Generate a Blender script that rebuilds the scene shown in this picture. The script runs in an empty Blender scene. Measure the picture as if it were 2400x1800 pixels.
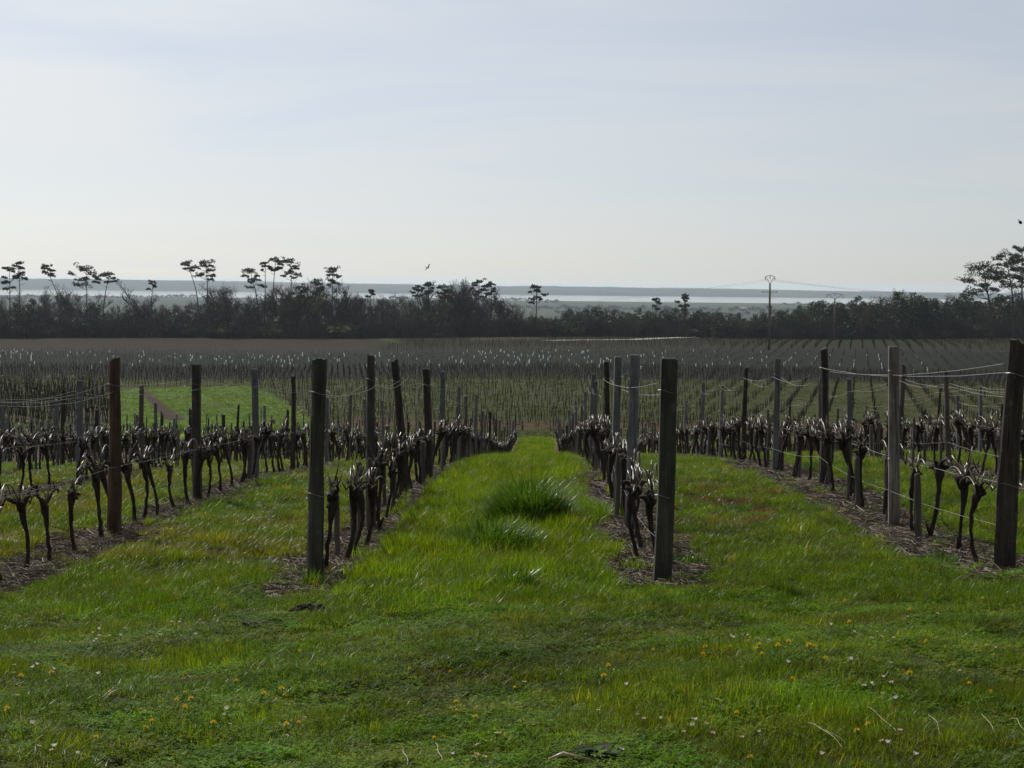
import bpy, math, random
import numpy as np
from mathutils import Vector, Matrix, Euler

R = math.radians
SC = bpy.context.scene
COL = SC.collection
rng = np.random.default_rng(7)
random.seed(7)

# ------------------------------------------------------------------ camera
CAMZ = 1.7
F = 4600.0                      # focal length in pixels of a 2400 px wide frame
cam_d = bpy.data.cameras.new('camera')
cam_d.sensor_width = 36.0
cam_d.lens = 36.0 * F / 2400.0
cam_d.clip_start = 0.05
cam_d.clip_end = 40000.0
cam = bpy.data.objects.new('camera', cam_d)
COL.objects.link(cam)
YAW = math.atan(75 / F)
PITCH = -math.atan(235 / F)
ROLL = R(0.60)
CM = (Matrix.Translation((0, 0, CAMZ)) @ Matrix.Rotation(YAW, 4, 'Z')
      @ Matrix.Rotation(math.pi / 2 + PITCH, 4, 'X') @ Matrix.Rotation(ROLL, 4, 'Z'))
cam.matrix_world = CM
SC.camera = cam

# ------------------------------------------------------------------ sun and sky
SUN_AZ = R(-31)                 # from +Y towards +X
SUN_EL = R(43)
sun_d = bpy.data.lights.new('sun', 'SUN')
sun_d.energy = 4.8
sun_d.angle = R(0.55)
sun_d.color = (1.0, 0.955, 0.88)
sun = bpy.data.objects.new('sun', sun_d)
COL.objects.link(sun)
SUN_DIR = Vector((math.sin(SUN_AZ) * math.cos(SUN_EL), math.cos(SUN_AZ) * math.cos(SUN_EL), math.sin(SUN_EL)))
sun.rotation_euler = SUN_DIR.to_track_quat('Z', 'Y').to_euler()
sun.location = (0, 0, 60)

world = bpy.data.worlds.new('World')
SC.world = world
world.use_nodes = True
wn = world.node_tree.nodes
wl = world.node_tree.links
wn.clear()
VEIL = (8.6, 8.7, 8.6, 1)
w_out = wn.new('ShaderNodeOutputWorld')
w_bg = wn.new('ShaderNodeBackground')
w_bg.inputs['Strength'].default_value = 0.090
sky = wn.new('ShaderNodeTexSky')
sky.sky_type = 'NISHITA'
sky.sun_disc = False
sky.sun_elevation = SUN_EL
sky.sun_rotation = SUN_AZ
sky.altitude = 50
sky.air_density = 0.54
sky.dust_density = 0.7
sky.ozone_density = 0.9
# thin high cirrus: noise on a flat layer far above, the same all over the sky
w_tc = wn.new('ShaderNodeTexCoord')
w_sep = wn.new('ShaderNodeSeparateXYZ')
w_add = wn.new('ShaderNodeMath'); w_add.operation = 'ADD'; w_add.inputs[1].default_value = 0.06
w_mx = wn.new('ShaderNodeMath'); w_mx.operation = 'MAXIMUM'; w_mx.inputs[1].default_value = 0.03
w_div = wn.new('ShaderNodeVectorMath'); w_div.operation = 'DIVIDE'
w_cmb = wn.new('ShaderNodeCombineXYZ')
w_noise = wn.new('ShaderNodeTexNoise')
w_noise.inputs['Scale'].default_value = 0.42
w_noise.inputs['Detail'].default_value = 5.0
w_noise.inputs['Roughness'].default_value = 0.55
w_noise.inputs['Distortion'].default_value = 0.6
w_rmp = wn.new('ShaderNodeMapRange')
w_rmp.inputs['From Min'].default_value = 0.34
w_rmp.inputs['From Max'].default_value = 0.62
w_rmp.inputs['To Min'].default_value = 0.48
w_rmp.inputs['To Max'].default_value = 0.80
w_mix = wn.new('ShaderNodeMix'); w_mix.data_type = 'RGBA'
# the veil is sunlit ice cloud: it scatters forward, so it is brighter towards the sun
w_dot = wn.new('ShaderNodeVectorMath'); w_dot.operation = 'DOT_PRODUCT'
w_dot.inputs[1].default_value = SUN_DIR
w_fw = wn.new('ShaderNodeMapRange'); w_fw.inputs['From Min'].default_value = -1; w_fw.inputs['From Max'].default_value = 1
w_pow = wn.new('ShaderNodeMath'); w_pow.operation = 'POWER'; w_pow.inputs[1].default_value = 5.0
w_vl = wn.new('ShaderNodeMapRange'); w_vl.inputs['To Min'].default_value = 0.50; w_vl.inputs['To Max'].default_value = 1.62
w_vc = wn.new('ShaderNodeMix'); w_vc.data_type = 'RGBA'; w_vc.blend_type = 'MULTIPLY'; w_vc.inputs[0].default_value = 1.0
w_vc.inputs[6].default_value = VEIL
wl.new(w_tc.outputs['Generated'], w_dot.inputs[0])
wl.new(w_dot.outputs['Value'], w_fw.inputs['Value'])
wl.new(w_fw.outputs[0], w_pow.inputs[0])
wl.new(w_pow.outputs[0], w_vl.inputs['Value'])
wl.new(w_vl.outputs[0], w_vc.inputs[7])
wl.new(w_vc.outputs[2], w_mix.inputs[7])
wl.new(w_tc.outputs['Generated'], w_sep.inputs[0])
wl.new(w_sep.outputs['Z'], w_add.inputs[0])
wl.new(w_add.outputs[0], w_mx.inputs[0])
for i in range(3):
    wl.new(w_mx.outputs[0], w_cmb.inputs[i])
wl.new(w_tc.outputs['Generated'], w_div.inputs[0])
wl.new(w_cmb.outputs[0], w_div.inputs[1])
wl.new(w_div.outputs[0], w_noise.inputs['Vector'])
wl.new(w_noise.outputs['Fac'], w_rmp.inputs['Value'])
wl.new(w_rmp.outputs[0], w_mix.inputs[0])
wl.new(sky.outputs[0], w_mix.inputs[6])
wl.new(w_mix.outputs[2], w_bg.inputs['Color'])
wl.new(w_bg.outputs[0], w_out.inputs['Surface'])

# ------------------------------------------------------------------ exposure and render settings
SC.view_settings.view_transform = 'Standard'
SC.view_settings.look = 'None'
SC.view_settings.exposure = 0.0
SC.view_settings.gamma = 1.0
SC.view_settings.use_curve_mapping = False
cy = SC.cycles
cy.use_denoising = True
try:
    cy.denoiser = 'OPENIMAGEDENOISE'
    cy.denoising_input_passes = 'RGB_ALBEDO_NORMAL'
    cy.denoising_prefilter = 'NONE'
except Exception:
    pass
cy.max_bounces = 4
cy.diffuse_bounces = 2
cy.glossy_bounces = 2
cy.transmission_bounces = 3
cy.transparent_max_bounces = 8
cy.volume_bounces = 0
cy.sample_clamp_direct = 12.0
cy.sample_clamp_indirect = 3.0
cy.use_adaptive_sampling = False
cy.adaptive_threshold = 0.01
cy.caustics_reflective = False
cy.caustics_refractive = False
SC.render.film_transparent = False

# ------------------------------------------------------------------ helpers
def srgb(r, g, b):
    def f(c):
        c /= 255.0
        return c / 12.92 if c <= 0.04045 else ((c + 0.055) / 1.055) ** 2.4
    return (f(r), f(g), f(b))


class MB:
    """collects tubes, boxes and cards, then links them as one mesh object"""
    def __init__(self):
        self.v = []; self.f = []; self.m = []

    def add(self, vs, fs, mat=0):
        o = len(self.v)
        self.v.extend([tuple(p) for p in vs])
        self.f.extend([tuple(i + o for i in q) for q in fs])
        self.m.extend([mat] * len(fs))

    def tube(self, path, radii, sides=6, mat=0, jit=0.0, r=None, cap=True, squash=1.0, twist=0.0):
        path = [Vector(p) for p in path]
        n = len(path)
        if not hasattr(radii, '__len__'):
            radii = [radii] * n
        vs = []; fs = []
        prev = None
        for i, p in enumerate(path):
            d = (path[min(i + 1, n - 1)] - path[max(i - 1, 0)])
            if d.length < 1e-9:
                d = Vector((0, 0, 1))
            d.normalize()
            if prev is None:
                a = Vector((0, 1, 0)) if abs(d.y) < 0.9 else Vector((1, 0, 0))
                u = (a - d * a.dot(d)).normalized()
            else:
                u = prev - d * prev.dot(d)
                u = u.normalized() if u.length > 1e-6 else Vector((1, 0, 0))
            prev = u
            w = d.cross(u)
            for s in range(sides):
                t = 2 * math.pi * s / sides + twist * i
                k = radii[i] * (1 + (jit * (r.random() * 2 - 1) if jit else 0))
                vs.append(p + u * (math.cos(t) * k) + w * (math.sin(t) * k * squash))
        for i in range(n - 1):
            for s in range(sides):
                a = i * sides + s; b = i * sides + (s + 1) % sides
                fs.append((a, b, b + sides, a + sides))
        if cap:
            fs.append(tuple(range(sides - 1, -1, -1)))
            fs.append(tuple((n - 1) * sides + s for s in range(sides)))
        self.add(vs, fs, mat)

    def box(self, c, s, mat=0, rz=0.0):
        cx, cy_, cz = c; hx, hy, hz = s[0] / 2, s[1] / 2, s[2] / 2
        ca, sa = math.cos(rz), math.sin(rz)
        vs = []
        for z in (-hz, hz):
            for x, y in ((-hx, -hy), (hx, -hy), (hx, hy), (-hx, hy)):
                vs.append((cx + x * ca - y * sa, cy_ + x * sa + y * ca, cz + z))
        self.add(vs, [(3, 2, 1, 0), (4, 5, 6, 7), (0, 1, 5, 4), (1, 2, 6, 5), (2, 3, 7, 6), (3, 0, 4, 7)], mat)

    def mesh(self, name, mats, smooth=False):
        me = bpy.data.meshes.new(name)
        me.from_pydata(self.v, [], self.f)
        for m in (mats if isinstance(mats, (list, tuple)) else [mats]):
            me.materials.append(m)
        if any(self.m):
            me.polygons.foreach_set('material_index', self.m)
        if smooth:
            me.polygons.foreach_set('use_smooth', [True] * len(self.f))
        me.update()
        return me

    def build(self, name, mats, parent=None, smooth=False, loc=None):
        o = bpy.data.objects.new(name, self.mesh(name, mats, smooth))
        COL.objects.link(o)
        if parent is not None:
            o.parent = parent
        if loc is not None:
            o.location = loc
        return o


def tag(o, label=None, cat=None, group=None, kind=None):
    if label: o['label'] = label
    if cat: o['category'] = cat
    if group: o['group'] = group
    if kind: o['kind'] = kind
    return o


def empty(name, loc=(0, 0, 0), rz=0.0):
    o = bpy.data.objects.new(name, None)
    o.empty_display_size = 0.2
    o.location = loc
    o.rotation_euler = (0, 0, rz)
    COL.objects.link(o)
    return o


def obj(name, me, parent=None, loc=(0, 0, 0), rot=(0, 0, 0), scale=(1, 1, 1)):
    o = bpy.data.objects.new(name, me)
    o.location = loc; o.rotation_euler = rot; o.scale = scale
    COL.objects.link(o)
    if parent is not None:
        o.parent = parent
    return o


ORD = ['', 'first', 'second', 'third', 'fourth', 'fifth', 'sixth', 'seventh', 'eighth', 'ninth', 'tenth', 'eleventh',
       'twelfth', 'thirteenth', 'fourteenth', 'fifteenth', 'sixteenth']

# ------------------------------------------------------------------ the lie of the land (heights relative to the camera)
_pts = [(-80, -1.0), (-20, -1.45), (0, -1.55), (4, -1.60), (6.6, -1.66), (10, -1.89), (14.2, -2.21), (18.7, -2.35), (23.3, -2.50), (28, -2.74),
        (32.6, -3.02), (43, -3.85), (58, -5.25), (80, -7.3), (100, -8.5), (117, -9.25), (133, -10.05), (174, -11.2), (240, -12.3),
        (297, -12.8), (435, -13.4), (500, -13.6), (570, -13.9), (700, -18), (1000, -32), (1500, -43), (2000, -44.6),
        (5250, -45.3), (5420, -46.0), (5500, -47.2), (8380, -47.2), (8470, -46.0), (8520, -45.5), (13500, -45.0)]
_py = np.array([p[0] for p in _pts], float); _pz = np.array([p[1] for p in _pts], float)
_ty = np.concatenate([np.arange(-80, 160, 0.5), np.arange(160, 700, 4), np.arange(700, 13600, 20)])


def _smooth_profile():
    z = np.interp(_ty, _py, _pz)
    out = z.copy()
    m = _ty < 420
    for i in np.where(m)[0]:
        s = 1.2 + 0.055 * max(_ty[i], 0)
        yy = np.linspace(-2.2, 2.2, 21) * s
        w = np.exp(-0.5 * (yy / s) ** 2)
        out[i] = (np.interp(_ty[i] + yy, _py, _pz) * w).sum() / w.sum()
    return out


_tz = _smooth_profile()
WATER_Z = CAMZ - 46.0


def sstep(a, b, x):
    t = np.clip((x - a) / (b - a), 0, 1)
    return t * t * (3 - 2 * t)


def H(x, y):
    x = np.asarray(x, float); y = np.asarray(y, float)
    z = np.interp(y, _ty, _tz)
    z = z + 0.030 * 14 * np.tanh(x / 14) * (1 - sstep(35, 110, y)) * sstep(2, 14, y)
    k = 1 - sstep(60, 140, y)
    z = z + k * (0.022 * np.sin(1.3 * x + 0.7 * y) + 0.018 * np.sin(2.9 * x - 1.7 * y + 1) + 0.012 * np.sin(5.1 * x + 3.3 * y + 2)
                 + 0.006 * np.sin(11 * x - 8 * y))
    k2 = sstep(140, 240, y) * (1 - sstep(560, 700, y))
    z = z + k2 * (0.25 * np.sin(x * 0.05 + 1) + 0.2 * np.sin(x * 0.021 + y * 0.03))
    z = z + 0.012 * np.clip(x, -160, 160) * sstep(200, 380, y) * (1 - sstep(560, 900, y))
    # the far bank
    rid = np.clip(30 - x * 0.0046, 12, 60) + 2.2 * np.sin(x * 0.0021) + 1.6 * np.sin(x * 0.0057 + 1) + 1.0 * np.sin(x * 0.013 + 2) \
        + 0.9 * np.sin(x * 0.031) + 0.8 * np.sin(x * 0.067 + 3)
    z = z + rid * (0.45 * sstep(8470, 8620, y) + 0.55 * sstep(8700, 9700, y)) * (y > 8470)
    return z + CAMZ


def h(x, y):
    return float(H(x, y))


CMI = CM.inverted()


def to_px(p):
    q = CMI @ Vector(p)
    if q.z > -0.01:
        return (-9999, -9999)
    return (1200 + F * q.x / -q.z, 900 - F * q.y / -q.z)


def ray(px, py):
    d = CM.to_3x3() @ Vector(((px - 1200) / F, -(py - 900) / F, -1.0))
    return d / d.y                     # per metre of +Y


def gp(px, py, ymax=700):
    """where the sight line through a photo pixel meets the ground"""
    d = ray(px, py)
    y = 3.0
    step = 0.05
    while y < ymax:
        if CAMZ + d.z * y < h(d.x * y, y):
            break
        y += step
        step = max(0.05, y * 0.004)
    return (d.x * y, y, h(d.x * y, y))


def at(px, py, Y):
    d = ray(px, py)
    return (d.x * Y, Y, CAMZ + d.z * Y)


def in_view(x, y, margin=120):
    px, _ = to_px((x, y, h(x, y)))
    return -margin < px < 2400 + margin


# ------------------------------------------------------------------ materials
def new_mat(name):
    m = bpy.data.materials.new(name)
    m.use_nodes = True
    nt = m.node_tree
    nt.nodes.clear()
    out = nt.nodes.new('ShaderNodeOutputMaterial')
    b = nt.nodes.new('ShaderNodeBsdfPrincipled')
    nt.links.new(b.outputs[0], out.inputs['Surface'])
    return m, nt, b, out


def noise_mat(name, c1, c2, scale=8.0, rough=0.8, detail=4.0, stretch=(1, 1, 1), bump=0.0, spec=0.3, coords='Object', obj_var=0.0, metallic=0.0):
    m, nt, b, out = new_mat(name)
    N = nt.nodes; L = nt.links
    tc = N.new('ShaderNodeTexCoord')
    mp = N.new('ShaderNodeMapping'); mp.inputs['Scale'].default_value = stretch
    nz = N.new('ShaderNodeTexNoise'); nz.inputs['Scale'].default_value = scale; nz.inputs['Detail'].default_value = detail
    nz.inputs['Roughness'].default_value = 0.65
    rp = N.new('ShaderNodeValToRGB')
    rp.color_ramp.elements[0].position = 0.30; rp.color_ramp.elements[0].color = (*c1, 1)
    rp.color_ramp.elements[1].position = 0.70; rp.color_ramp.elements[1].color = (*c2, 1)
    L.new(tc.outputs[coords], mp.inputs[0]); L.new(mp.outputs[0], nz.inputs['Vector']); L.new(nz.outputs['Fac'], rp.inputs[0])
    src = rp.outputs[0]
    if obj_var:
        oi = N.new('ShaderNodeObjectInfo')
        mr = N.new('ShaderNodeMapRange'); mr.inputs['To Min'].default_value = 1 - obj_var; mr.inputs['To Max'].default_value = 1 + obj_var
        L.new(oi.outputs['Random'], mr.inputs['Value'])
        hs = N.new('ShaderNodeHueSaturation')
        L.new(mr.outputs[0], hs.inputs['Value']); L.new(src, hs.inputs['Color'])
        src = hs.outputs[0]
    L.new(src, b.inputs['Base Color'])
    b.inputs['Roughness'].default_value = rough
    b.inputs['Specular IOR Level'].default_value = spec
    b.inputs['Metallic'].default_value = metallic
    if bump:
        bp = N.new('ShaderNodeBump'); bp.inputs['Strength'].default_value = bump; bp.inputs['Distance'].default_value = 0.02
        L.new(nz.outputs['Fac'], bp.inputs['Height']); L.new(bp.outputs[0], b.inputs['Normal'])
    return m


def weathered(name, c1, c2, patch, crack, obj_var=0.2, rough=0.85):
    m, nt, b, out = new_mat(name)
    N = nt.nodes; L = nt.links
    tc = N.new('ShaderNodeTexCoord')
    def noise(scale, stretch, det=5.0):
        mp = N.new('ShaderNodeMapping'); mp.inputs['Scale'].default_value = stretch
        nz = N.new('ShaderNodeTexNoise'); nz.inputs['Scale'].default_value = scale; nz.inputs['Detail'].default_value = det; nz.inputs['Roughness'].default_value = 0.7
        L.new(tc.outputs['Object'], mp.inputs[0]); L.new(mp.outputs[0], nz.inputs['Vector'])
        return nz.outputs['Fac']
    def ramp(src, a_, b_):
        mr = N.new('ShaderNodeMapRange'); mr.inputs['From Min'].default_value = a_; mr.inputs['From Max'].default_value = b_
        L.new(src, mr.inputs['Value']); return mr.outputs[0]
    def mix(f, a_, b_):
        mx = N.new('ShaderNodeMix'); mx.data_type = 'RGBA'
        L.new(f, mx.inputs[0])
        for s_, v in ((6, a_), (7, b_)):
            if isinstance(v, tuple): mx.inputs[s_].default_value = (*v, 1)
            else: L.new(v, mx.inputs[s_])
        return mx.outputs[2]
    grain = noise(38, (1, 1, 0.05)); big = noise(7, (1, 1, 0.35)); lich = noise(16, (1, 1, 0.8)); crk = noise(30, (1, 1, 0.025), 2.0)
    col = mix(ramp(grain, 0.32, 0.68), c1, c2)
    col = mix(ramp(big, 0.35, 0.75), col, tuple(0.55 * v for v in c1))
    col = mix(ramp(lich, 0.60, 0.70), col, patch)
    col = mix(ramp(crk, 0.66, 0.70), col, crack)
    oi = N.new('ShaderNodeObjectInfo'); mr = N.new('ShaderNodeMapRange'); mr.inputs['To Min'].default_value = 1 - obj_var; mr.inputs['To Max'].default_value = 1 + obj_var
    L.new(oi.outputs['Random'], mr.inputs['Value'])
    hs = N.new('ShaderNodeHueSaturation'); L.new(mr.outputs[0], hs.inputs['Value']); L.new(col, hs.inputs['Color']); L.new(hs.outputs[0], b.inputs['Base Color'])
    b.inputs['Roughness'].default_value = rough; b.inputs['Specular IOR Level'].default_value = 0.2
    bp = N.new('ShaderNodeBump'); bp.inputs['Strength'].default_value = 0.9; bp.inputs['Distance'].default_value = 0.012
    sm_ = N.new('ShaderNodeMath'); sm_.operation = 'SUBTRACT'; L.new(grain, sm_.inputs[0]); L.new(ramp(crk, 0.62, 0.72), sm_.inputs[1])
    L.new(sm_.outputs[0], bp.inputs['Height']); L.new(bp.outputs[0], b.inputs['Normal'])
    return m


def leaf_mat(name, col=None, rough=0.38, trans=0.45, spec=0.5, var=0.18, attr=None, tcol=(1.25, 1.15, 0.55)):
    """thin leaf: diffuse, light coming through from behind, and a sheen"""
    m, nt, b, out = new_mat(name)
    N = nt.nodes; L = nt.links
    if attr:
        a = N.new('ShaderNodeAttribute'); a.attribute_type = 'INSTANCER'; a.attribute_name = attr
        src = a.outputs['Color']
    else:
        c = N.new('ShaderNodeRGB'); c.outputs[0].default_value = (*col, 1); src = c.outputs[0]
    ge = N.new('ShaderNodeNewGeometry')
    mr = N.new('ShaderNodeMapRange'); mr.inputs['To Min'].default_value = 1 - var; mr.inputs['To Max'].default_value = 1 + var
    L.new(ge.outputs['Random Per Island'], mr.inputs['Value'])
    hs = N.new('ShaderNodeHueSaturation')
    L.new(mr.outputs[0], hs.inputs['Value']); L.new(src, hs.inputs['Color'])
    L.new(hs.outputs[0], b.inputs['Base Color'])
    b.inputs['Roughness'].default_value = rough
    b.inputs['Specular IOR Level'].default_value = spec
    tm = N.new('ShaderNodeMix'); tm.data_type = 'RGBA'; tm.blend_type = 'MULTIPLY'; tm.inputs[0].default_value = 1.0
    tm.inputs[7].default_value = (*tcol, 1)
    L.new(hs.outputs[0], tm.inputs[6])
    tr = N.new('ShaderNodeBsdfTranslucent')
    L.new(tm.outputs[2], tr.inputs['Color'])
    mx = N.new('ShaderNodeMixShader'); mx.inputs[0].default_value = trans
    L.new(b.outputs[0], mx.inputs[1]); L.new(tr.outputs[0], mx.inputs[2])
    L.new(mx.outputs[0], out.inputs['Surface'])
    return m


M = {}
M['bark'] = noise_mat('vine_bark', (0.014, 0.011, 0.009), (0.050, 0.038, 0.030), 30, 0.95, stretch=(1, 1, 0.25), bump=0.8, spec=0.15)
M['cane'] = noise_mat('vine_cane', (0.055, 0.038, 0.028), (0.15, 0.11, 0.080), 25, 0.33, stretch=(1, 1, 0.4), spec=0.5)
M['wood_dark'] = weathered('dark_post_wood', (0.022, 0.018, 0.015), (0.070, 0.058, 0.047), (0.085, 0.088, 0.070), (0.006, 0.005, 0.004), 0.25)
M['wood_brown'] = weathered('brown_post_wood', (0.040, 0.024, 0.015), (0.125, 0.078, 0.048), (0.10, 0.085, 0.060), (0.010, 0.007, 0.005), 0.1)
M['wood_green'] = weathered('mossy_post_wood', (0.034, 0.034, 0.026), (0.105, 0.102, 0.078), (0.13, 0.14, 0.10), (0.008, 0.008, 0.006), 0.1)
M['wood_grey'] = weathered('grey_post_wood', (0.10, 0.105, 0.11), (0.22, 0.225, 0.23), (0.27, 0.28, 0.26), (0.035, 0.036, 0.038), 0.15)
M['wood_pale'] = weathered('pale_post_wood', (0.09, 0.075, 0.062), (0.32, 0.29, 0.25), (0.26, 0.25, 0.22), (0.02, 0.016, 0.013), 0.05)
M['stake'] = noise_mat('stake_wood', (0.045, 0.040, 0.034), (0.13, 0.115, 0.10), 22, 0.85, stretch=(1, 1, 0.08), bump=0.4, spec=0.2, obj_var=0.25)
M['rod'] = noise_mat('thin_rod', (0.30, 0.28, 0.24), (0.42, 0.40, 0.36), 10, 0.4, spec=0.5)
M['wire'] = noise_mat('galvanised_wire', (0.13, 0.13, 0.13), (0.24, 0.24, 0.24), 40, 0.45, metallic=0.8, spec=0.5)
M['needles'] = leaf_mat('pine_needles', (0.032, 0.048, 0.024), 0.6, 0.10, 0.12, 0.35)
M['needles_young'] = leaf_mat('spring_leaves', (0.085, 0.085, 0.035), 0.6, 0.35, 0.2, 0.3)
M['pine_bark'] = noise_mat('pine_bark', (0.045, 0.030, 0.024), (0.10, 0.070, 0.055), 3, 0.9, spec=0.1)
M['twig'] = noise_mat('bare_twigs', (0.040, 0.030, 0.027), (0.085, 0.066, 0.058), 2, 0.9, spec=0.1, obj_var=0.3)
M['tube'] = leaf_mat('vine_guard_plastic', (0.72, 0.80, 0.80), 0.25, 0.6, 0.6, 0.3, tcol=(1, 1, 1))
M['pole'] = noise_mat('pole_wood', (0.075, 0.060, 0.050), (0.14, 0.115, 0.095), 3, 0.8, spec=0.2)
M['steel'] = noise_mat('line_steel', (0.10, 0.11, 0.115), (0.16, 0.17, 0.18), 5, 0.6, spec=0.3)
M['insulator'] = noise_mat('insulator_glass', (0.05, 0.09, 0.08), (0.08, 0.13, 0.11), 5, 0.2, spec=0.5)
M['stick'] = leaf_mat('pruned_sticks', None, 0.6, 0.05, 0.15, 0.5, attr='tint', tcol=(1, 1, 1))
M['grass'] = leaf_mat('grass_blades', None, 0.30, 0.52, 0.045, 0.25, attr='tint', tcol=(1.25, 1.25, 0.35))
M['turf'] = leaf_mat('turf_blades', None, 0.36, 0.50, 0.055, 0.30, attr='tint', tcol=(1.25, 1.25, 0.35))
M['clover'] = leaf_mat('clover_leaves', None, 0.65, 0.42, 0.06, 0.30, attr='tint', tcol=(1.2, 1.25, 0.35))
M['tuft'] = leaf_mat('tuft_blades', (0.050, 0.102, 0.015), 0.28, 0.48, 0.06, 0.6, tcol=(1.2, 1.2, 0.4))
M['yellow'] = leaf_mat('dandelion_petals', (0.60, 0.44, 0.012), 0.6, 0.35, 0.2, 0.1, tcol=(1, 1, 1))
M['white'] = leaf_mat('daisy_petals', (0.62, 0.58, 0.58), 0.6, 0.4, 0.2, 0.1, tcol=(1, 1, 1))
M['pink'] = leaf_mat('daisy_pink_petals', (0.60, 0.42, 0.44), 0.6, 0.4, 0.2, 0.1, tcol=(1, 1, 1))
M['stem'] = leaf_mat('flower_stem', (0.05, 0.09, 0.02), 0.5, 0.3, 0.3, 0.1)
M['straw'] = leaf_mat('dry_straw', (0.42, 0.36, 0.24), 0.4, 0.3, 0.5, 0.1, tcol=(1, 1, 1))
M['rock'] = noise_mat('field_stone', (0.16, 0.115, 0.10), (0.30, 0.225, 0.20), 14, 0.85, bump=0.5, spec=0.25)
M['soil'] = noise_mat('dug_soil', (0.018, 0.014, 0.011), (0.050, 0.038, 0.028), 30, 0.95, bump=0.8, spec=0.1)
M['dark_leaf'] = leaf_mat('thistle_leaf', (0.026, 0.046, 0.018), 0.6, 0.25, 0.08, 0.35)
M['feather'] = noise_mat('dark_feathers', (0.02, 0.018, 0.016), (0.05, 0.045, 0.04), 10, 0.8)
M['insect_wing'] = leaf_mat('insect_wing', (0.35, 0.33, 0.32), 0.3, 0.5, 0.5, 0.1, tcol=(1, 1, 1))
M['plaster'] = noise_mat('pale_plaster', (0.62, 0.60, 0.56), (0.74, 0.72, 0.68), 0.5, 0.9)
M['roof_tile'] = noise_mat('roof_tiles', (0.22, 0.17, 0.15), (0.30, 0.24, 0.21), 0.8, 0.9)

# ------------------------------------------------------------------ ground: one sheet to the far bank
ROW0 = 0.85
PITCH_R = 2.5
ROWS = list(range(-13, 12))
def row_x(k): return ROW0 + PITCH_R * k


def vnoise(x, y, s, seed=0):
    """cheap smooth value noise"""
    x = np.asarray(x, float) / s + 31.7 * seed; y = np.asarray(y, float) / s + 17.3 * seed
    xi = np.floor(x); yi = np.floor(y)
    fx = x - xi; fy = y - yi
    fx = fx * fx * (3 - 2 * fx); fy = fy * fy * (3 - 2 * fy)
    def hsh(a, b):
        v = np.sin(a * 127.1 + b * 311.7 + seed * 74.7) * 43758.5453
        return v - np.floor(v)
    return ((hsh(xi, yi) * (1 - fx) + hsh(xi + 1, yi) * fx) * (1 - fy) + (hsh(xi, yi + 1) * (1 - fx) + hsh(xi + 1, yi + 1) * fx) * fy)


def row_dist(x):
    k = np.round((np.asarray(x) - ROW0) / PITCH_R)
    return np.abs(np.asarray(x) - (ROW0 + PITCH_R * k))


def in_poly(x, y, poly):
    inside = np.zeros(np.shape(x), bool)
    n = len(poly)
    for i in range(n):
        x1, y1 = poly[i][:2]; x2, y2 = poly[(i + 1) % n][:2]
        c = ((y1 > y) != (y2 > y)) & (x < (x2 - x1) * (y - y1) / (y2 - y1 + 1e-12) + x1)
        inside ^= c
    return inside


# field outlines on the plain
VDIR = math.atan((2010 - 1275) / F)                     # the far vineyard's rows point a little to the right
FIELD_GREEN = [gp(262, 912)[:2], gp(585, 905)[:2], gp(640, 925)[:2], gp(735, 985)[:2], gp(760, 1030)[:2], gp(250, 1030)[:2]]
STRIP_BROWN = [gp(325, 915)[:2], gp(345, 915)[:2], gp(440, 985)[:2], gp(385, 985)[:2]]
BLOCK_LEFT = [gp(-260, 905)[:2], gp(258, 912)[:2], gp(262, 1000)[:2], gp(-260, 1010)[:2]]
TAN_FIELD = [gp(1090, 786, 900)[:2], gp(1180, 782, 900)[:2], gp(1275, 795, 900)[:2], gp(1110, 798, 900)[:2]]
LIME_FIELD = [gp(872, 790, 900)[:2], gp(900, 790, 900)[:2], gp(950, 806, 900)[:2], gp(935, 806, 900)[:2]]

us = np.concatenate([np.linspace(-0.62, -0.30, 40)[:-1], np.linspace(-0.30, 0.30, 330), np.linspace(0.30, 0.62, 40)[1:]])
ys = [-24.0]
while ys[-1] < 13500:
    y = ys[-1]
    s = 1.5 if y < 3 else max(0.14, 0.0125 * y) if y < 700 else 0.05 * y
    if 8440 < y < 9800: s = 60
    if 5200 < y < 5560: s = 40
    ys.append(y + s)
ys = np.array(ys)
UU, YY = np.meshgrid(us, ys)
XX = UU * (YY + 34.0)
ZZ = H(XX, YY)


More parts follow.
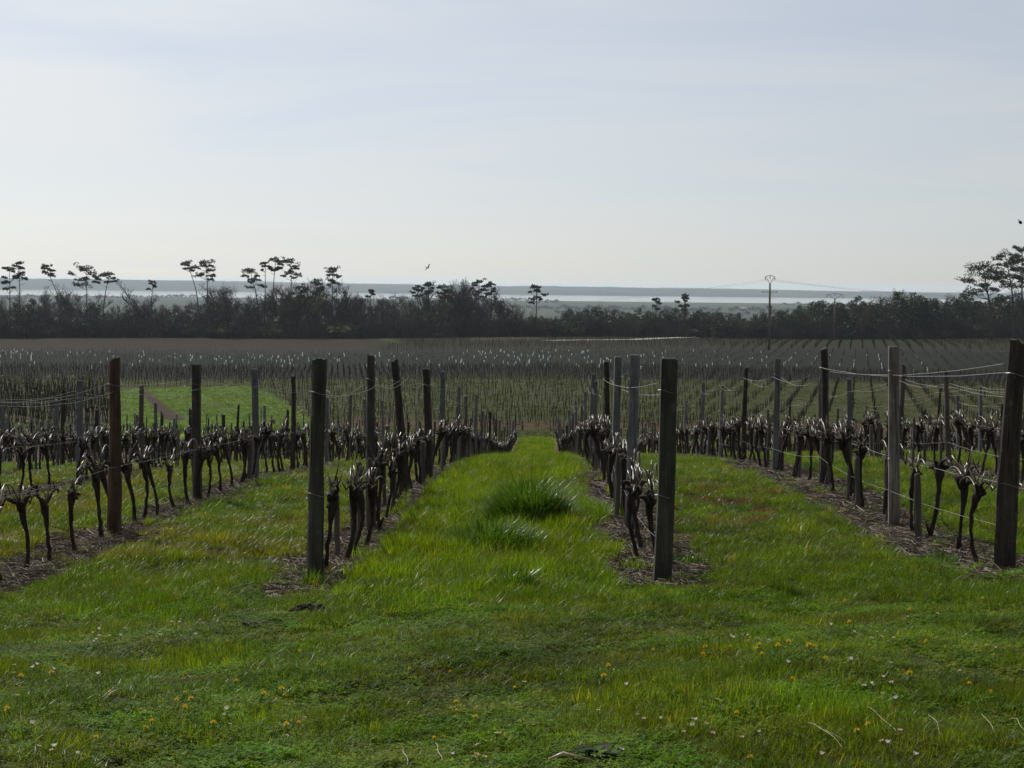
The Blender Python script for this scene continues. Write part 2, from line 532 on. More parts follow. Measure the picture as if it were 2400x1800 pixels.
def ground_colour(x, y):
    c = np.zeros(x.shape + (3,))
    c[:] = (0.042, 0.038, 0.018)                              # turf floor
    n1 = vnoise(x, y, 1.1, 1); n2 = vnoise(x, y, 0.35, 2); n3 = vnoise(x, y, 30, 3); n4 = vnoise(x, y, 7, 4)
    mud = (n1 > 0.72) & (y < 120)
    c[mud] = (0.060, 0.048, 0.030)
    rd = row_dist(x)
    strip = (rd < 0.28 + 0.30 * n1 + 0.08 * n2) & (y > 13.0 + 0.8 * n1) & (y < 117)
    c[strip] = (0.085, 0.061, 0.044)
    # headland and far vineyards
    far = y > 116
    c[far] = (0.060, 0.074, 0.020)
    hl = far & (y < 128)
    c[hl] = (0.070, 0.085, 0.028)
    band = (y > 136) & (y < 150 + 6 * n3)
    c[band] = (0.10, 0.062, 0.032)
    vd = (x * math.cos(VDIR) - y * math.sin(VDIR))
    vs = np.abs(((vd / 2.0) % 1.0) - 0.5) < 0.17
    vine = (y > 128) & (y < 262 + 16 * n3)
    c[vine & vs] = c[vine & vs] * 0.55 + np.array((0.10, 0.070, 0.045)) * 0.45
    dark = (y >= 250) & (y < 292)
    c[dark] = (0.024, 0.026, 0.016)
    young = (y >= 268 + 8 * n4) & (y < 380 + 8 * n3)
    c[young] = (0.026, 0.030, 0.019)
    plough = (y >= 385 + 0.06 * x) & (y < 720)
    c[plough] = np.array((0.058, 0.045, 0.032))
    rightp = (y >= 385) & (x > -38) & (y < 720)
    c[rightp] = (0.044, 0.044, 0.022)
    c[in_poly(x, y, FIELD_GREEN)] = (0.100, 0.180, 0.010)
    e = in_poly(x, y, FIELD_GREEN) & (n4 > 0.62)
    c[e] = (0.110, 0.160, 0.014)
    c[in_poly(x, y, STRIP_BROWN)] = (0.070, 0.050, 0.036)
    b = in_poly(x, y, BLOCK_LEFT)
    c[b] = (0.048, 0.064, 0.018)
    c[b & (n4 > 0.55)] = (0.085, 0.058, 0.034)
    c[in_poly(x, y, TAN_FIELD)] = (0.145, 0.120, 0.055)
    c[in_poly(x, y, LIME_FIELD)] = (0.080, 0.135, 0.022)
    # wood floor, slope down and marsh
    c[(y > 520)] = (0.050, 0.042, 0.030)
    low = y > 1100
    c[low] = (0.055, 0.075, 0.035)
    c[low & (vnoise(x, y, 420, 9) > 0.55)] = (0.085, 0.095, 0.045)
    c[low & (vnoise(x, y, 260, 10) > 0.72)] = (0.045, 0.055, 0.032)
    c[y > 8460] = (0.040, 0.050, 0.034)
    c[(y > 8460) & (vnoise(x, y, 300, 12) > 0.70)] = (0.075, 0.085, 0.045)
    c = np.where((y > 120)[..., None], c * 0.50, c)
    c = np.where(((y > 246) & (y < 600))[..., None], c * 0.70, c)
    k = 0.8 + 0.4 * vnoise(x, y, 3.5, 5)
    return c * k[..., None]


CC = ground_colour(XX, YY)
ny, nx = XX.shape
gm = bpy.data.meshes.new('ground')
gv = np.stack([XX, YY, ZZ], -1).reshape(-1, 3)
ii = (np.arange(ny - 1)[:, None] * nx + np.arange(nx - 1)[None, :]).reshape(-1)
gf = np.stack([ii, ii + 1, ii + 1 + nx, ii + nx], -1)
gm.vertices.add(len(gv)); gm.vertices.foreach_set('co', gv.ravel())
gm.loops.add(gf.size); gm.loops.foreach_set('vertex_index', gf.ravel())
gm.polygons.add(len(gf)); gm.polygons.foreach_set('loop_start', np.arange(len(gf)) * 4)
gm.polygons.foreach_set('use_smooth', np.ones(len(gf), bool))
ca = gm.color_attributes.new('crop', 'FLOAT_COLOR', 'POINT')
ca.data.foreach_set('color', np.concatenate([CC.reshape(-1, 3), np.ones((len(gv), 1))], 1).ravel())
gm.update(); gm.validate()
mg, nt, b, out = new_mat('ground_cover')
N = nt.nodes; L = nt.links
a = N.new('ShaderNodeAttribute'); a.attribute_name = 'crop'
tc = N.new('ShaderNodeTexCoord')
nz = N.new('ShaderNodeTexNoise'); nz.inputs['Scale'].default_value = 9.0; nz.inputs['Detail'].default_value = 6; nz.inputs['Roughness'].default_value = 0.7
L.new(tc.outputs['Object'], nz.inputs['Vector'])
n2 = N.new('ShaderNodeTexNoise'); n2.inputs['Scale'].default_value = 0.9; n2.inputs['Detail'].default_value = 5
L.new(tc.outputs['Object'], n2.inputs['Vector'])
n2.inputs['Roughness'].default_value = 0.75
n4_ = N.new('ShaderNodeTexNoise'); n4_.inputs['Scale'].default_value = 0.22; n4_.inputs['Detail'].default_value = 6; n4_.inputs['Roughness'].default_value = 0.7
L.new(tc.outputs['Object'], n4_.inputs['Vector'])
sm0 = N.new('ShaderNodeMath'); sm0.operation = 'ADD'; L.new(n2.outputs['Fac'], sm0.inputs[0]); L.new(n4_.outputs['Fac'], sm0.inputs[1])
sm1 = N.new('ShaderNodeMath'); sm1.operation = 'SUBTRACT'; L.new(sm0.outputs[0], sm1.inputs[0]); sm1.inputs[1].default_value = 0.5
sm = N.new('ShaderNodeMath'); sm.operation = 'ADD'
L.new(nz.outputs['Fac'], sm.inputs[0]); L.new(sm1.outputs[0], sm.inputs[1])
mr = N.new('ShaderNodeMapRange'); mr.inputs['From Min'].default_value = 0.6; mr.inputs['From Max'].default_value = 1.4
mr.inputs['To Min'].default_value = 0.45; mr.inputs['To Max'].default_value = 1.55
L.new(sm.outputs[0], mr.inputs['Value'])
hs = N.new('ShaderNodeHueSaturation'); L.new(a.outputs['Color'], hs.inputs['Color']); L.new(mr.outputs[0], hs.inputs['Value'])
L.new(hs.outputs[0], b.inputs['Base Color'])
b.inputs['Roughness'].default_value = 1.0; b.inputs['Specular IOR Level'].default_value = 0.05
bp = N.new('ShaderNodeBump'); bp.inputs['Strength'].default_value = 0.9; bp.inputs['Distance'].default_value = 0.05
L.new(nz.outputs['Fac'], bp.inputs['Height']); L.new(bp.outputs[0], b.inputs['Normal'])
gm.materials.append(mg)
ground = obj('ground', gm)
tag(ground, 'grassy slope, vineyard plain, marsh and far wooded bank', kind='structure')

# estuary
mw, nt, b, out = new_mat('estuary_water')
N = nt.nodes; L = nt.links
b.inputs['Base Color'].default_value = (0.10, 0.105, 0.095, 1); b.inputs['Roughness'].default_value = 0.16; b.inputs['IOR'].default_value = 1.33
tc = N.new('ShaderNodeTexCoord'); mp = N.new('ShaderNodeMapping'); mp.inputs['Scale'].default_value = (1, 0.25, 1)
nz = N.new('ShaderNodeTexNoise'); nz.inputs['Scale'].default_value = 0.012; nz.inputs['Detail'].default_value = 6
L.new(tc.outputs['Object'], mp.inputs[0]); L.new(mp.outputs[0], nz.inputs['Vector'])
mr = N.new('ShaderNodeMapRange'); mr.inputs['To Min'].default_value = 0.02; mr.inputs['To Max'].default_value = 0.16
L.new(nz.outputs['Fac'], mr.inputs['Value']); L.new(mr.outputs[0], b.inputs['Roughness'])
mbw = MB(); mbw.add([(-8200, 5260, WATER_Z), (8200, 5260, WATER_Z), (8200, 8560, WATER_Z), (-8200, 8560, WATER_Z)], [(0, 1, 2, 3)])
est = mbw.build('estuary', mw)
tag(est, 'pale estuary water lying between marsh and far bank', kind='structure')
# pale farm track on the plain
def strip(name, pts, w, mat, lift=0.03, n=40):
    m_ = MB()
    P_ = []
    for i in range(len(pts) - 1):
        for t in np.linspace(0, 1, n // (len(pts) - 1) + 1)[:-1]:
            P_.append((pts[i][0] * (1 - t) + pts[i + 1][0] * t, pts[i][1] * (1 - t) + pts[i + 1][1] * t))
    P_.append(pts[-1][:2])
    vs = []
    for i, p in enumerate(P_):
        q = P_[min(i + 1, len(P_) - 1)]; r_ = P_[max(i - 1, 0)]
        dx, dy = q[0] - r_[0], q[1] - r_[1]; l = math.hypot(dx, dy) or 1
        for s in (-0.5, 0.5):
            x = p[0] - dy / l * w * s; y = p[1] + dx / l * w * s
            vs.append((x, y, h(x, y) + lift))
    m_.add(vs, [(2 * i, 2 * i + 1, 2 * i + 3, 2 * i + 2) for i in range(len(P_) - 1)])
    return m_.build(name, mat)
M['tube_dull'] = leaf_mat('dull_guard_plastic', (0.16, 0.23, 0.23), 0.5, 0.5, 0.3, 0.3, tcol=(1, 1, 1))
M['track'] = noise_mat('pale_track', (0.24, 0.22, 0.19), (0.34, 0.32, 0.28), 0.4, 0.9)
trk = strip('farm_track', [gp(1280, 799, 900)[:2], gp(1480, 797, 900)[:2], gp(1700, 789, 900)[:2], gp(1850, 784.5, 900)[:2], gp(2020, 783, 900)[:2], gp(2200, 785, 900)[:2]], 4.5, M['track'], 0.10)
tag(trk, 'pale farm track between far vineyard and wood', kind='structure')


# ------------------------------------------------------------------ instancing for stuff nobody could count
def proto_collection(name, meshes):
    c = bpy.data.collections.new(name)
    for i, me in enumerate(meshes):
        o = bpy.data.objects.new('%s_%02d' % (name, i), me)
        c.objects.link(o)
    return c


def scatter(name, pts, coll, idx, scl, rot, tint=None):
    me = bpy.data.meshes.new(name)
    n = len(pts)
    me.vertices.add(n)
    me.vertices.foreach_set('co', np.asarray(pts, np.float32).ravel())
    def attr(nm, ty, data, key):
        at_ = me.attributes.new(nm, ty, 'POINT')
        at_.data.foreach_set(key, np.ascontiguousarray(data).ravel())
    attr('pick', 'INT', np.asarray(idx, np.int32), 'value')
    attr('size', 'FLOAT_VECTOR', np.asarray(scl, np.float32), 'vector')
    attr('turn', 'FLOAT_VECTOR', np.asarray(rot, np.float32), 'vector')
    if tint is not None:
        attr('tint', 'FLOAT_COLOR', np.concatenate([np.asarray(tint, np.float32), np.ones((n, 1), np.float32)], 1), 'color')
    me.update()
    o = obj(name, me)
    g = bpy.data.node_groups.new(name + '_nodes', 'GeometryNodeTree')
    g.interface.new_socket('Geometry', in_out='INPUT', socket_type='NodeSocketGeometry')
    g.interface.new_socket('Geometry', in_out='OUTPUT', socket_type='NodeSocketGeometry')
    N = g.nodes; L = g.links
    gi = N.new('NodeGroupInput'); go = N.new('NodeGroupOutput')
    ip = N.new('GeometryNodeInstanceOnPoints')
    ci = N.new('GeometryNodeCollectionInfo')
    ci.inputs['Collection'].default_value = coll
    ci.inputs['Separate Children'].default_value = True
    ci.inputs['Reset Children'].default_value = True
    ip.inputs['Pick Instance'].default_value = True
    def na(nm, ty):
        x = N.new('GeometryNodeInputNamedAttribute'); x.data_type = ty; x.inputs['Name'].default_value = nm
        return [s for s in x.outputs if s.enabled and s.name == 'Attribute'][0]
    L.new(gi.outputs[0], ip.inputs['Points'])
    L.new(ci.outputs[0], ip.inputs['Instance'])
    L.new(na('pick', 'INT'), ip.inputs['Instance Index'])
    L.new(na('turn', 'FLOAT_VECTOR'), ip.inputs['Rotation'])
    L.new(na('size', 'FLOAT_VECTOR'), ip.inputs['Scale'])
    L.new(ip.outputs[0], go.inputs[0])
    md = o.modifiers.new('scatter', 'NODES')
    md.node_group = g
    return o


# grass blades
def blade(mb, x, y, z, hgt, wid, az, lean, bend, r, segs=3):
    dx, dy = math.cos(az), math.sin(az)
    px, py = -dy, dx
    vs = []; fs = []
    for i in range(segs + 1):
        t = i / segs
        out_ = lean * hgt * t + bend * hgt * t * t
        zz = z + hgt * t * (1 - 0.35 * bend * t)
        w = wid * (1 - t ** 1.6) * 0.5
        c = (x + dx * out_, y + dy * out_)
        if i == segs:
            vs.append((c[0], c[1], zz))
        else:
            vs.append((c[0] + px * w, c[1] + py * w, zz)); vs.append((c[0] - px * w, c[1] - py * w, zz))
    for i in range(segs - 1):
        fs.append((2 * i, 2 * i + 1, 2 * i + 3, 2 * i + 2))
    fs.append((2 * segs - 2, 2 * segs - 1, 2 * segs))
    mb.add(vs, fs)


def tuft_mesh(name, seed, n, rad, hgt, wid, leanv, mat, segs=3):
    r = random.Random(seed)
    m = MB()
    for i in range(n):
        a = r.random() * 6.283; d = rad * math.sqrt(r.random())
        blade(m, d * math.cos(a), d * math.sin(a), -0.012, hgt * r.uniform(0.45, 1.15), wid * r.uniform(0.6, 1.25),
              r.random() * 6.283, r.uniform(0.03, leanv), r.uniform(0.03, 0.75), r, segs)
    return m.mesh(name, mat, True)


def clover_mesh(name, seed, n, rad, hgt, size, mat):
    r = random.Random(seed)
    m = MB()
    for i in range(n):
        a = r.random() * 6.283; d = rad * math.sqrt(r.random())
        x, y = d * math.cos(a), d * math.sin(a)
        z = hgt * r.uniform(0.25, 1.1)
        a0 = r.random() * 6.283
        for k in range(3):
            aa = a0 + k * 2.094
            ux, uy = math.cos(aa), math.sin(aa)
            s = size * r.uniform(0.7, 1.2); tz = s * r.uniform(-0.5, 0.6)
            px, py = -uy * s * 0.45, ux * s * 0.45
            m.add([(x, y, z), (x + ux * s * 0.55 + px, y + uy * s * 0.55 + py, z + tz * 0.6), (x + ux * s, y + uy * s, z + tz),
                   (x + ux * s * 0.55 - px, y + uy * s * 0.55 - py, z + tz * 0.6)], [(0, 1, 2, 3)])
        m.add([(x * 0.8 - 0.0008, y * 0.8, -0.01), (x * 0.8 + 0.0008, y * 0.8, -0.01), (x, y, z)], [(0, 1, 2)])
    return m.mesh(name, mat)


protos = []
for i in range(5): protos.append(tuft_mesh('short_tuft', 10 + i, 30, 0.050, 0.058, 0.0036, 0.9, M['turf'], 4))          # 0-4 mown turf
for i in range(3): protos.append(clover_mesh('clover', 30 + i, 24, 0.055, 0.032, 0.011, M['clover']))                   # 5-7 clover
for i in range(5): protos.append(tuft_mesh('lane_tuft', 50 + i, 30, 0.062, 0.17, 0.0054, 0.34, M['grass'], 5))         # 8-12 lane grass
for i in range(3): protos.append(tuft_mesh('far_tuft', 70 + i, 22, 0.13, 0.17, 0.013, 0.5, M['grass'], 2))             # 13-15 lane grass far down
grass_coll = proto_collection('turf_kind', protos)


def band_points(y0, y1, dens, half=0.30, pad=0.8, xlim=None):
    out_ = []
    yy = y0
    while yy < y1:
        s = max(0.25, yy * 0.02)
        w = half * (yy + s / 2) + pad
        xa, xb = -w - 0.02 * yy, w
        if xlim: xa, xb = max(xa, xlim[0]), min(xb, xlim[1])
        n = int(dens * s * (xb - xa))
        out_.append(np.stack([rng.uniform(xa, xb, n), rng.uniform(yy, yy + s, n)], 1))
        yy += s
    return np.concatenate(out_)


G_pts, G_idx, G_scl, G_rot, G_tint = [], [], [], [], []


def put_grass(xy, idx, hs, ws, tint, tilt=0.12):
    n = len(xy)
    if n == 0: return
    z = H(xy[:, 0], xy[:, 1])
    G_pts.append(np.stack([xy[:, 0], xy[:, 1], z], 1))
    G_idx.append(idx)
    G_scl.append(np.stack([ws, ws, hs], 1))
    G_rot.append(np.stack([rng.normal(0, tilt, n), rng.normal(0, tilt, n) + 0.03, rng.uniform(0, 6.283, n)], 1))
    G_tint.append(tint * np.array((1.27, 1.32, 0.32)))


def mix3(a, b, t):
    return np.asarray(a)[None, :] * (1 - t[:, None]) + np.asarray(b)[None, :] * t[:, None]


# front posts of the rows stand on this line
ROW_Y0, ROW_Y1 = 14.2, 117.0
# mown headland in front of the rows
xy = band_points(4.6, 14.6, 860)
x, y = xy[:, 0], xy[:, 1]
n1 = vnoise(x, y, 0.9, 21); n2 = vnoise(x, y, 0.28, 22); n3 = vnoise(x, y, 2.2, 23)
lush = sstep(0.55, 0.8, n1 * 0.6 + n3 * 0.4 + 0.22 * sstep(11, 14.5, y))
bare = (row_dist(x) < 0.22 + 0.20 * n1) & (y > 13.3 + 0.7 * n2) | (n2 * 0.5 + vnoise(x, y, 1.3, 29) * 0.5 < 0.16)
bare |= rng.random(len(x)) > 0.30 + 1.15 * (0.55 * vnoise(x, y, 0.24, 37) + 0.45 * vnoise(x, y, 0.10, 38))
keep = ~bare | (rng.random(len(x)) < 0.06)
xy, x, y, n1, n2, n3, lush = xy[keep], x[keep], y[keep], n1[keep], n2[keep], n3[keep], lush[keep]
n = len(xy)
pick = rng.random(n)
clov = pick < 0.20 + 0.45 * (vnoise(x, y, 0.8, 25) > 0.62)
idx = np.where(clov, rng.integers(5, 8, n), rng.integers(0, 5, n))
tint = mix3((0.050, 0.068, 0.024), (0.050, 0.088, 0.022), lush)
tint = tint * (1 - clov[:, None]) + mix3((0.050, 0.072, 0.022), (0.040, 0.090, 0.016), n2) * clov[:, None]
olive = sstep(0.55, 0.8, vnoise(x, y, 0.5, 26))
tint = tint * (1 - 0.6 * olive[:, None]) + np.array((0.064, 0.070, 0.030)) * 0.6 * olive[:, None]
dry = rng.random(n) < 0.045
tint[dry] = (0.11, 0.095, 0.060)
dk = rng.random(n) < 0.10
tint[dk] *= 0.55
tint *= 1.40 * rng.uniform(0.6, 1.4, (n, 1))
tall = sstep(0.52, 0.78, vnoise(x, y, 0.42, 33)) * (~clov)
tint *= (0.50 + 0.65 * vnoise(x, y, 0.65, 34) + 0.50 * vnoise(x, y, 0.16, 36))[:, None]
put_grass(xy, idx, (0.50 + 0.8 * lush + 0.4 * n2 + 0.75 * tall) * rng.uniform(0.7, 1.3, n), rng.uniform(0.8, 1.25, n), tint, 0.15)
# scattered taller tufts on the headland
xy = band_points(5.0, 14.4, 75)
x, y = xy[:, 0], xy[:, 1]
kk = vnoise(x, y, 0.7, 31) * 0.7 + vnoise(x, y, 0.22, 35) * 0.3 + 0.30 * sstep(10.2, 13.4, y) > 0.66
kk &= ~((row_dist(x) < 0.45) & (y > 12.9))
xy = xy[kk]; n = len(xy)
tint = mix3((0.044, 0.082, 0.020), (0.070, 0.105, 0.022), rng.random(n)) * rng.uniform(0.7, 1.25, (n, 1))
put_grass(xy, rng.integers(8, 13, n), rng.uniform(0.30, 0.62, n) + 0.35 * sstep(11, 14, xy[:, 1]), rng.uniform(0.6, 1.0, n), tint, 0.12)

# grass lanes between the rows
def lane_grass(y0, y1, dens, big):
    xy = band_points(y0, y1, dens, xlim=(-16, 16) if big else None)
    x, y = xy[:, 0], xy[:, 1]
    rd = row_dist(x)
    n1 = vnoise(x, y, 1.1, 1)
    centre = (x > row_x(-1)) & (x < row_x(0))
    edge = np.where(centre, 0.32, 0.46) + 0.26 * (n1 - 0.5)
    edge = edge + 0.0
    keep = (rd > edge) | (rng.random(len(x)) < 0.05)
    keep |= (x < row_x(-1)) & (rd > 0.2) & (y > 19) & (rng.random(len(x)) < 0.35)
    if not big: keep &= rng.random(len(x)) < 0.22 + 1.25 * (0.6 * vnoise(x, y, 0.30, 46) + 0.4 * vnoise(x, y, 0.13, 47))
    xy = xy[keep]; x, y = xy[:, 0], xy[:, 1]; rd = rd[keep]
    n = len(xy)
    centre = ((x > row_x(-1)) & (x < row_x(0))).astype(float)
    right1 = (x > row_x(0)) & (x < row_x(1))
    m1 = vnoise(x, y, 1.4, 41); m2 = vnoise(x, y, 0.45, 42)
    hs = np.where(centre > 0, 1.05, 0.64) * (0.45 + 1.05 * (0.5 * m2 + 0.5 * vnoise(x, y, 0.30, 46))) * rng.uniform(0.7, 1.25, n)
    hs *= 0.40 + 0.60 * sstep(11.6, 14.6, y)
    thin = (y > 13.4) | (rng.random(n) < sstep(11.4, 13.6, y + 1.2 * (m1 - 0.5)))
    hs = np.where(thin, hs, 0.001)
    tint = mix3((0.066, 0.098, 0.022), (0.092, 0.135, 0.020), centre * (0.55 + 0.45 * m1))
    deep = sstep(0.6, 0.85, m1) * 0.6
    tint = tint * (1 - deep[:, None]) + np.array((0.044, 0.088, 0.018)) * deep[:, None]
    # sorrel growing red in the lane to the right
    sor = right1 & (((np.hypot((x - 1.75) / 0.68, (y - 20.2) / 1.8) < 1) | (np.hypot((x - 2.2) / 0.6, (y - 22.8) / 1.3) < 1.0) |
                     (np.hypot((x - 1.35) / 0.35, (y - 19.6) / 1.0) < 1.0)) & (vnoise(x, y, 0.30, 44) > 0.40) & (rng.random(n) < 0.88))
    tint[sor] = np.array((0.085, 0.040, 0.050)) * rng.uniform(0.5, 1.3, (int(sor.sum()), 1))
    hs[sor] *= 0.7
    sl = (x < row_x(-1)) & (vnoise(x, y, 1.6, 45) > 0.62)
    tint[sl] = tint[sl] * 0.5 + np.array((0.105, 0.088, 0.040)) * 0.5
    dry = rng.random(n) < 0.05
    tint[dry] = (0.17, 0.14, 0.065)
    tint *= (0.62 + 0.75 * vnoise(x, y, 0.30, 46))[:, None] * rng.uniform(0.72, 1.30, (n, 1))
    idx = rng.integers(13, 16, n) if big else rng.integers(8, 13, n)
    if not big:
        low = (rng.random(n) < 0.35) & (centre < 0.5)
        idx[low] = rng.integers(0, 8, low.sum())
        hs[low] *= 2.2
    put_grass(xy, idx, hs, rng.uniform(0.85, 1.25, n), tint, 0.09)


lane_grass(11.6, 24, 235, False)
lane_grass(24, 46, 115, False)
lane_grass(46, 118, 24, True)
grass = scatter('grass', np.concatenate(G_pts), grass_coll, np.concatenate(G_idx), np.concatenate(G_scl), np.concatenate(G_rot), np.concatenate(G_tint))
tag(grass, 'green grass and clover covering the headland and the lanes', 'grass', kind='stuff')

# vine prunings lying under the rows
def stick_bundle(seed, n, rad, ln, wid):
    r = random.Random(seed); m = MB()
    for i in range(n):
        a = r.random() * 6.283; d = rad * math.sqrt(r.random())
        c = Vector((d * math.cos(a), d * math.sin(a), r.uniform(0.0, 0.02)))
        t = r.random() * 6.283; l = ln * r.uniform(0.3, 1.2)
        u = Vector((math.cos(t), math.sin(t), r.uniform(-0.12, 0.25))) * l * 0.5
        k = Vector((-u.y, u.x, r.uniform(0, 0.3) * l)) * r.uniform(-0.25, 0.25)
        w = wid * r.uniform(0.5, 1.3)
        m.tube([c - u, c + k, c + u], [w, w, w * 0.7], 4, cap=False)
    return m.mesh('prunings', M['stick'])
st_coll = proto_collection('pruning_kind', [stick_bundle(90 + i, 14, 0.14, 0.16, 0.0028) for i in range(4)] +
                           [stick_bundle(96 + i, 4, 0.18, 0.45, 0.0045) for i in range(3)])
P_ = []
for k in range(-6, 7):
    X = row_x(k)
    y1 = 46 if abs(k) < 3 else 34
    dens = 140
    n = int(dens * (y1 - 13.6) * 1.0)
    yy = 13.6 + (y1 - 13.6) * rng.random(n) ** 1.5
    xx = X + rng.normal(0, 0.24, n) + 0.03
    P_.append(np.stack([xx, yy], 1))
P_ = np.concatenate(P_)
pxs = 1275 + P_[:, 0] * F / P_[:, 1]
P_ = P_[(pxs > -150) & (pxs < 2550)]
ok = row_dist(P_[:, 0]) < 0.50 + 0.30 * (vnoise(P_[:, 0], P_[:, 1], 0.9, 50) - 0.5)
P_ = P_[ok]
n = len(P_)
tint = mix3((0.048, 0.034, 0.025), (0.24, 0.180, 0.130), rng.random(n) ** 2.6)
prun = scatter('vine_prunings', np.stack([P_[:, 0], P_[:, 1], H(P_[:, 0], P_[:, 1]) + 0.004], 1), st_coll,
               np.where(rng.random(n) < 0.8, rng.integers(0, 4, n), rng.integers(4, 7, n)), np.repeat(rng.uniform(0.7, 1.2, n)[:, None], 3, 1),
               np.stack([np.zeros(n), np.zeros(n), rng.uniform(0, 6.283, n)], 1), tint)
tag(prun, 'dry brown vine prunings strewn on bare soil under the rows', 'prunings', kind='stuff')

# ------------------------------------------------------------------ trellis posts
def post_mesh(style, seed, hgt, wid):
    r = random.Random(seed)
    m = MB()
    if style == 'log':
        n = 12; sides = 11
        base = [r.uniform(0.82, 1.12) for _ in range(sides)]
        vs = []; fs = []
        bend = r.uniform(-0.025, 0.025)
        bulge = r.uniform(0.02, 0.16); slant = r.uniform(-0.025, 0.025)
        for i in range(n + 1):
            t = i / n
            z = -0.25 + (hgt + 0.25) * t
            ws = wid * 0.5 * (1.10 - 0.20 * t + bulge * math.exp(-((t - 0.35) / 0.2) ** 2))
            cx = bend * math.sin(t * 3.1) + r.uniform(-0.003, 0.003)
            for s in range(sides):
                a_ = 6.283 * s / sides
                k = ws * base[s] * r.uniform(0.94, 1.06) * (1 + 0.06 * math.sin(3 * a_ + 5 * t + seed))
                zz = z + (slant * math.cos(a_) + r.uniform(-0.012, 0.012) if i == n else 0)
                vs.append((cx + math.cos(a_) * k, math.sin(a_) * k, zz))
        for i in range(n):
            for s in range(sides):
                a_ = i * sides + s; b_ = i * sides + (s + 1) % sides
                fs.append((a_, b_, b_ + sides, a_ + sides))
        top = len(vs); vs.append((bend * math.sin(3.1), 0, hgt + 0.008))
        for s in range(sides):
            fs.append((n * sides + s, n * sides + (s + 1) % sides, top))
        m.add(vs, fs)
    else:
        # sawn or cast post: chamfered square, edges a little uneven
        n = 8; c = 0.16
        ring = []
        for (sx, sy) in ((-1, -1), (1, -1), (1, 1), (-1, 1)):
            if sx * sy > 0: ring += [(sx, sy * (1 - c)), (sx * (1 - c), sy)]
            else: ring += [(sx * (1 - c), sy), (sx, sy * (1 - c))]
        ang = sorted(ring, key=lambda p: math.atan2(p[1], p[0]))
        dep = r.uniform(0.8, 1.1)
        bend = r.uniform(-0.018, 0.018)
        vs = []; fs = []
        for i in range(n + 1):
            t = i / n
            z = -0.25 + (hgt + 0.25) * t
            ws = wid * 0.5 * (1.08 - 0.14 * t)
            if i == n: ws *= 0.90
            if i == n - 1: z = hgt - 0.012
            for (px, py) in ang:
                vs.append((bend * math.sin(3.1 * t) + px * ws * r.uniform(0.985, 1.015), py * ws * dep * r.uniform(0.985, 1.015), z))
        q = len(ang)
        for i in range(n):
            for s in range(q):
                a_ = i * q + s; b_ = i * q + (s + 1) % q
                fs.append((a_, b_, b_ + q, a_ + q))
        fs.append(tuple(n * q + s for s in range(q)))
        m.add(vs, fs)
    return m


ROWDESC = {}
for k in ROWS:
    ROWDESC[k] = ('%s row left of the grass lane' % ORD[-k]) if k < 0 else ('%s row right of the grass lane' % ORD[k + 1])

# near posts one by one: (row, number along the row): style, material, height, width, lean x, lean y, label
NEAR = {
    (-1, 0): ('log', 'wood_green', 1.64, 0.125, 0.6, 0, 'thick split log post at the front of the first row left of the lane'),
    (-1, 1): ('log', 'wood_green', 1.72, 0.090, -0.3, 0, 'greenish round post, second in the first row left of the lane'),
    (-1, 2): ('log', 'wood_dark', 1.60, 0.090, -4.5, 0, 'black post leaning left, third in the first row left of the lane'),
    (-1, 3): ('square', 'wood_dark', 1.62, 0.095, -1.8, 0, 'dark post with bright left edge, fourth in the first row left of the lane'),
    (-1, 4): ('square', 'wood_grey', 1.60, 0.085, -0.6, 0, 'grey square post, fifth in the first row left of the lane'),
    (0, 0): ('square', 'wood_green', 1.66, 0.120, 1.0, 0, 'big squared cracked post at the front of the first row right of the lane'),
    (0, 1): ('square', 'wood_grey', 1.66, 0.090, 1.2, 0, 'pale grey square post, second in the first row right of the lane'),
    (0, 2): ('square', 'wood_grey', 1.64, 0.085, 0.3, 0, 'grey square post, third in the first row right of the lane'),
    (0, 3): ('log', 'wood_dark', 1.60, 0.080, 0.0, 0, 'black post holding sagging wires, fourth in the first row right of lane'),
    (0, 4): ('square', 'wood_grey', 1.45, 0.070, 0.2, 0, 'narrow grey post, fifth in the first row right of the lane'),
    (1, 0): ('log', 'wood_dark', 1.70, 0.135, 1.6, 0, 'massive dark log post at the front of the second row right of the lane'),
    (1, 1): ('square', 'wood_pale', 1.74, 0.100, -1.2, 0, 'square post with a pale sunlit left side in the second row right of lane'),
    (1, 2): ('log', 'wood_dark', 1.66, 0.100, 0.0, 0, 'black round post, third in the second row right of the lane'),
    (1, 3): ('square', 'wood_grey', 1.66, 0.085, 0.4, 0, 'pale grey square post, fourth in the second row right of the lane'),
    (1, 4): ('log', 'wood_dark', 1.60, 0.080, 0.3, 0, 'dark thin post, fifth in the second row right of the lane'),
    (-2, 1): ('log', 'wood_brown', 1.68, 0.120, 1.2, 0, 'thick reddish brown log post in the second row left of the lane'),
    (-2, 2): ('square', 'wood_green', 1.66, 0.098, -0.8, 0, 'dark square post with wires tied to its top left of the green field'),
    (-2, 3): ('square', 'wood_grey', 1.62, 0.090, -0.5, 0, 'grey square post standing before the green field, second row left of the lane'),
    (-2, 4): ('log', 'wood_dark', 1.60, 0.080, 0.5, 0, 'dark slim post, right of the grey one, second row left of the lane'),
}
generic_posts = []
for i in range(10):
    sty = 'log' if i % 3 == 0 else 'square'
    mat = ['wood_dark', 'wood_grey', 'wood_grey', 'stake', 'wood_dark', 'wood_grey'][i % 6]
    generic_posts.append((post_mesh(sty, 300 + i, random.uniform(1.30, 1.62), random.uniform(0.055, 0.088)).mesh('trellis_post', M[mat]), mat))

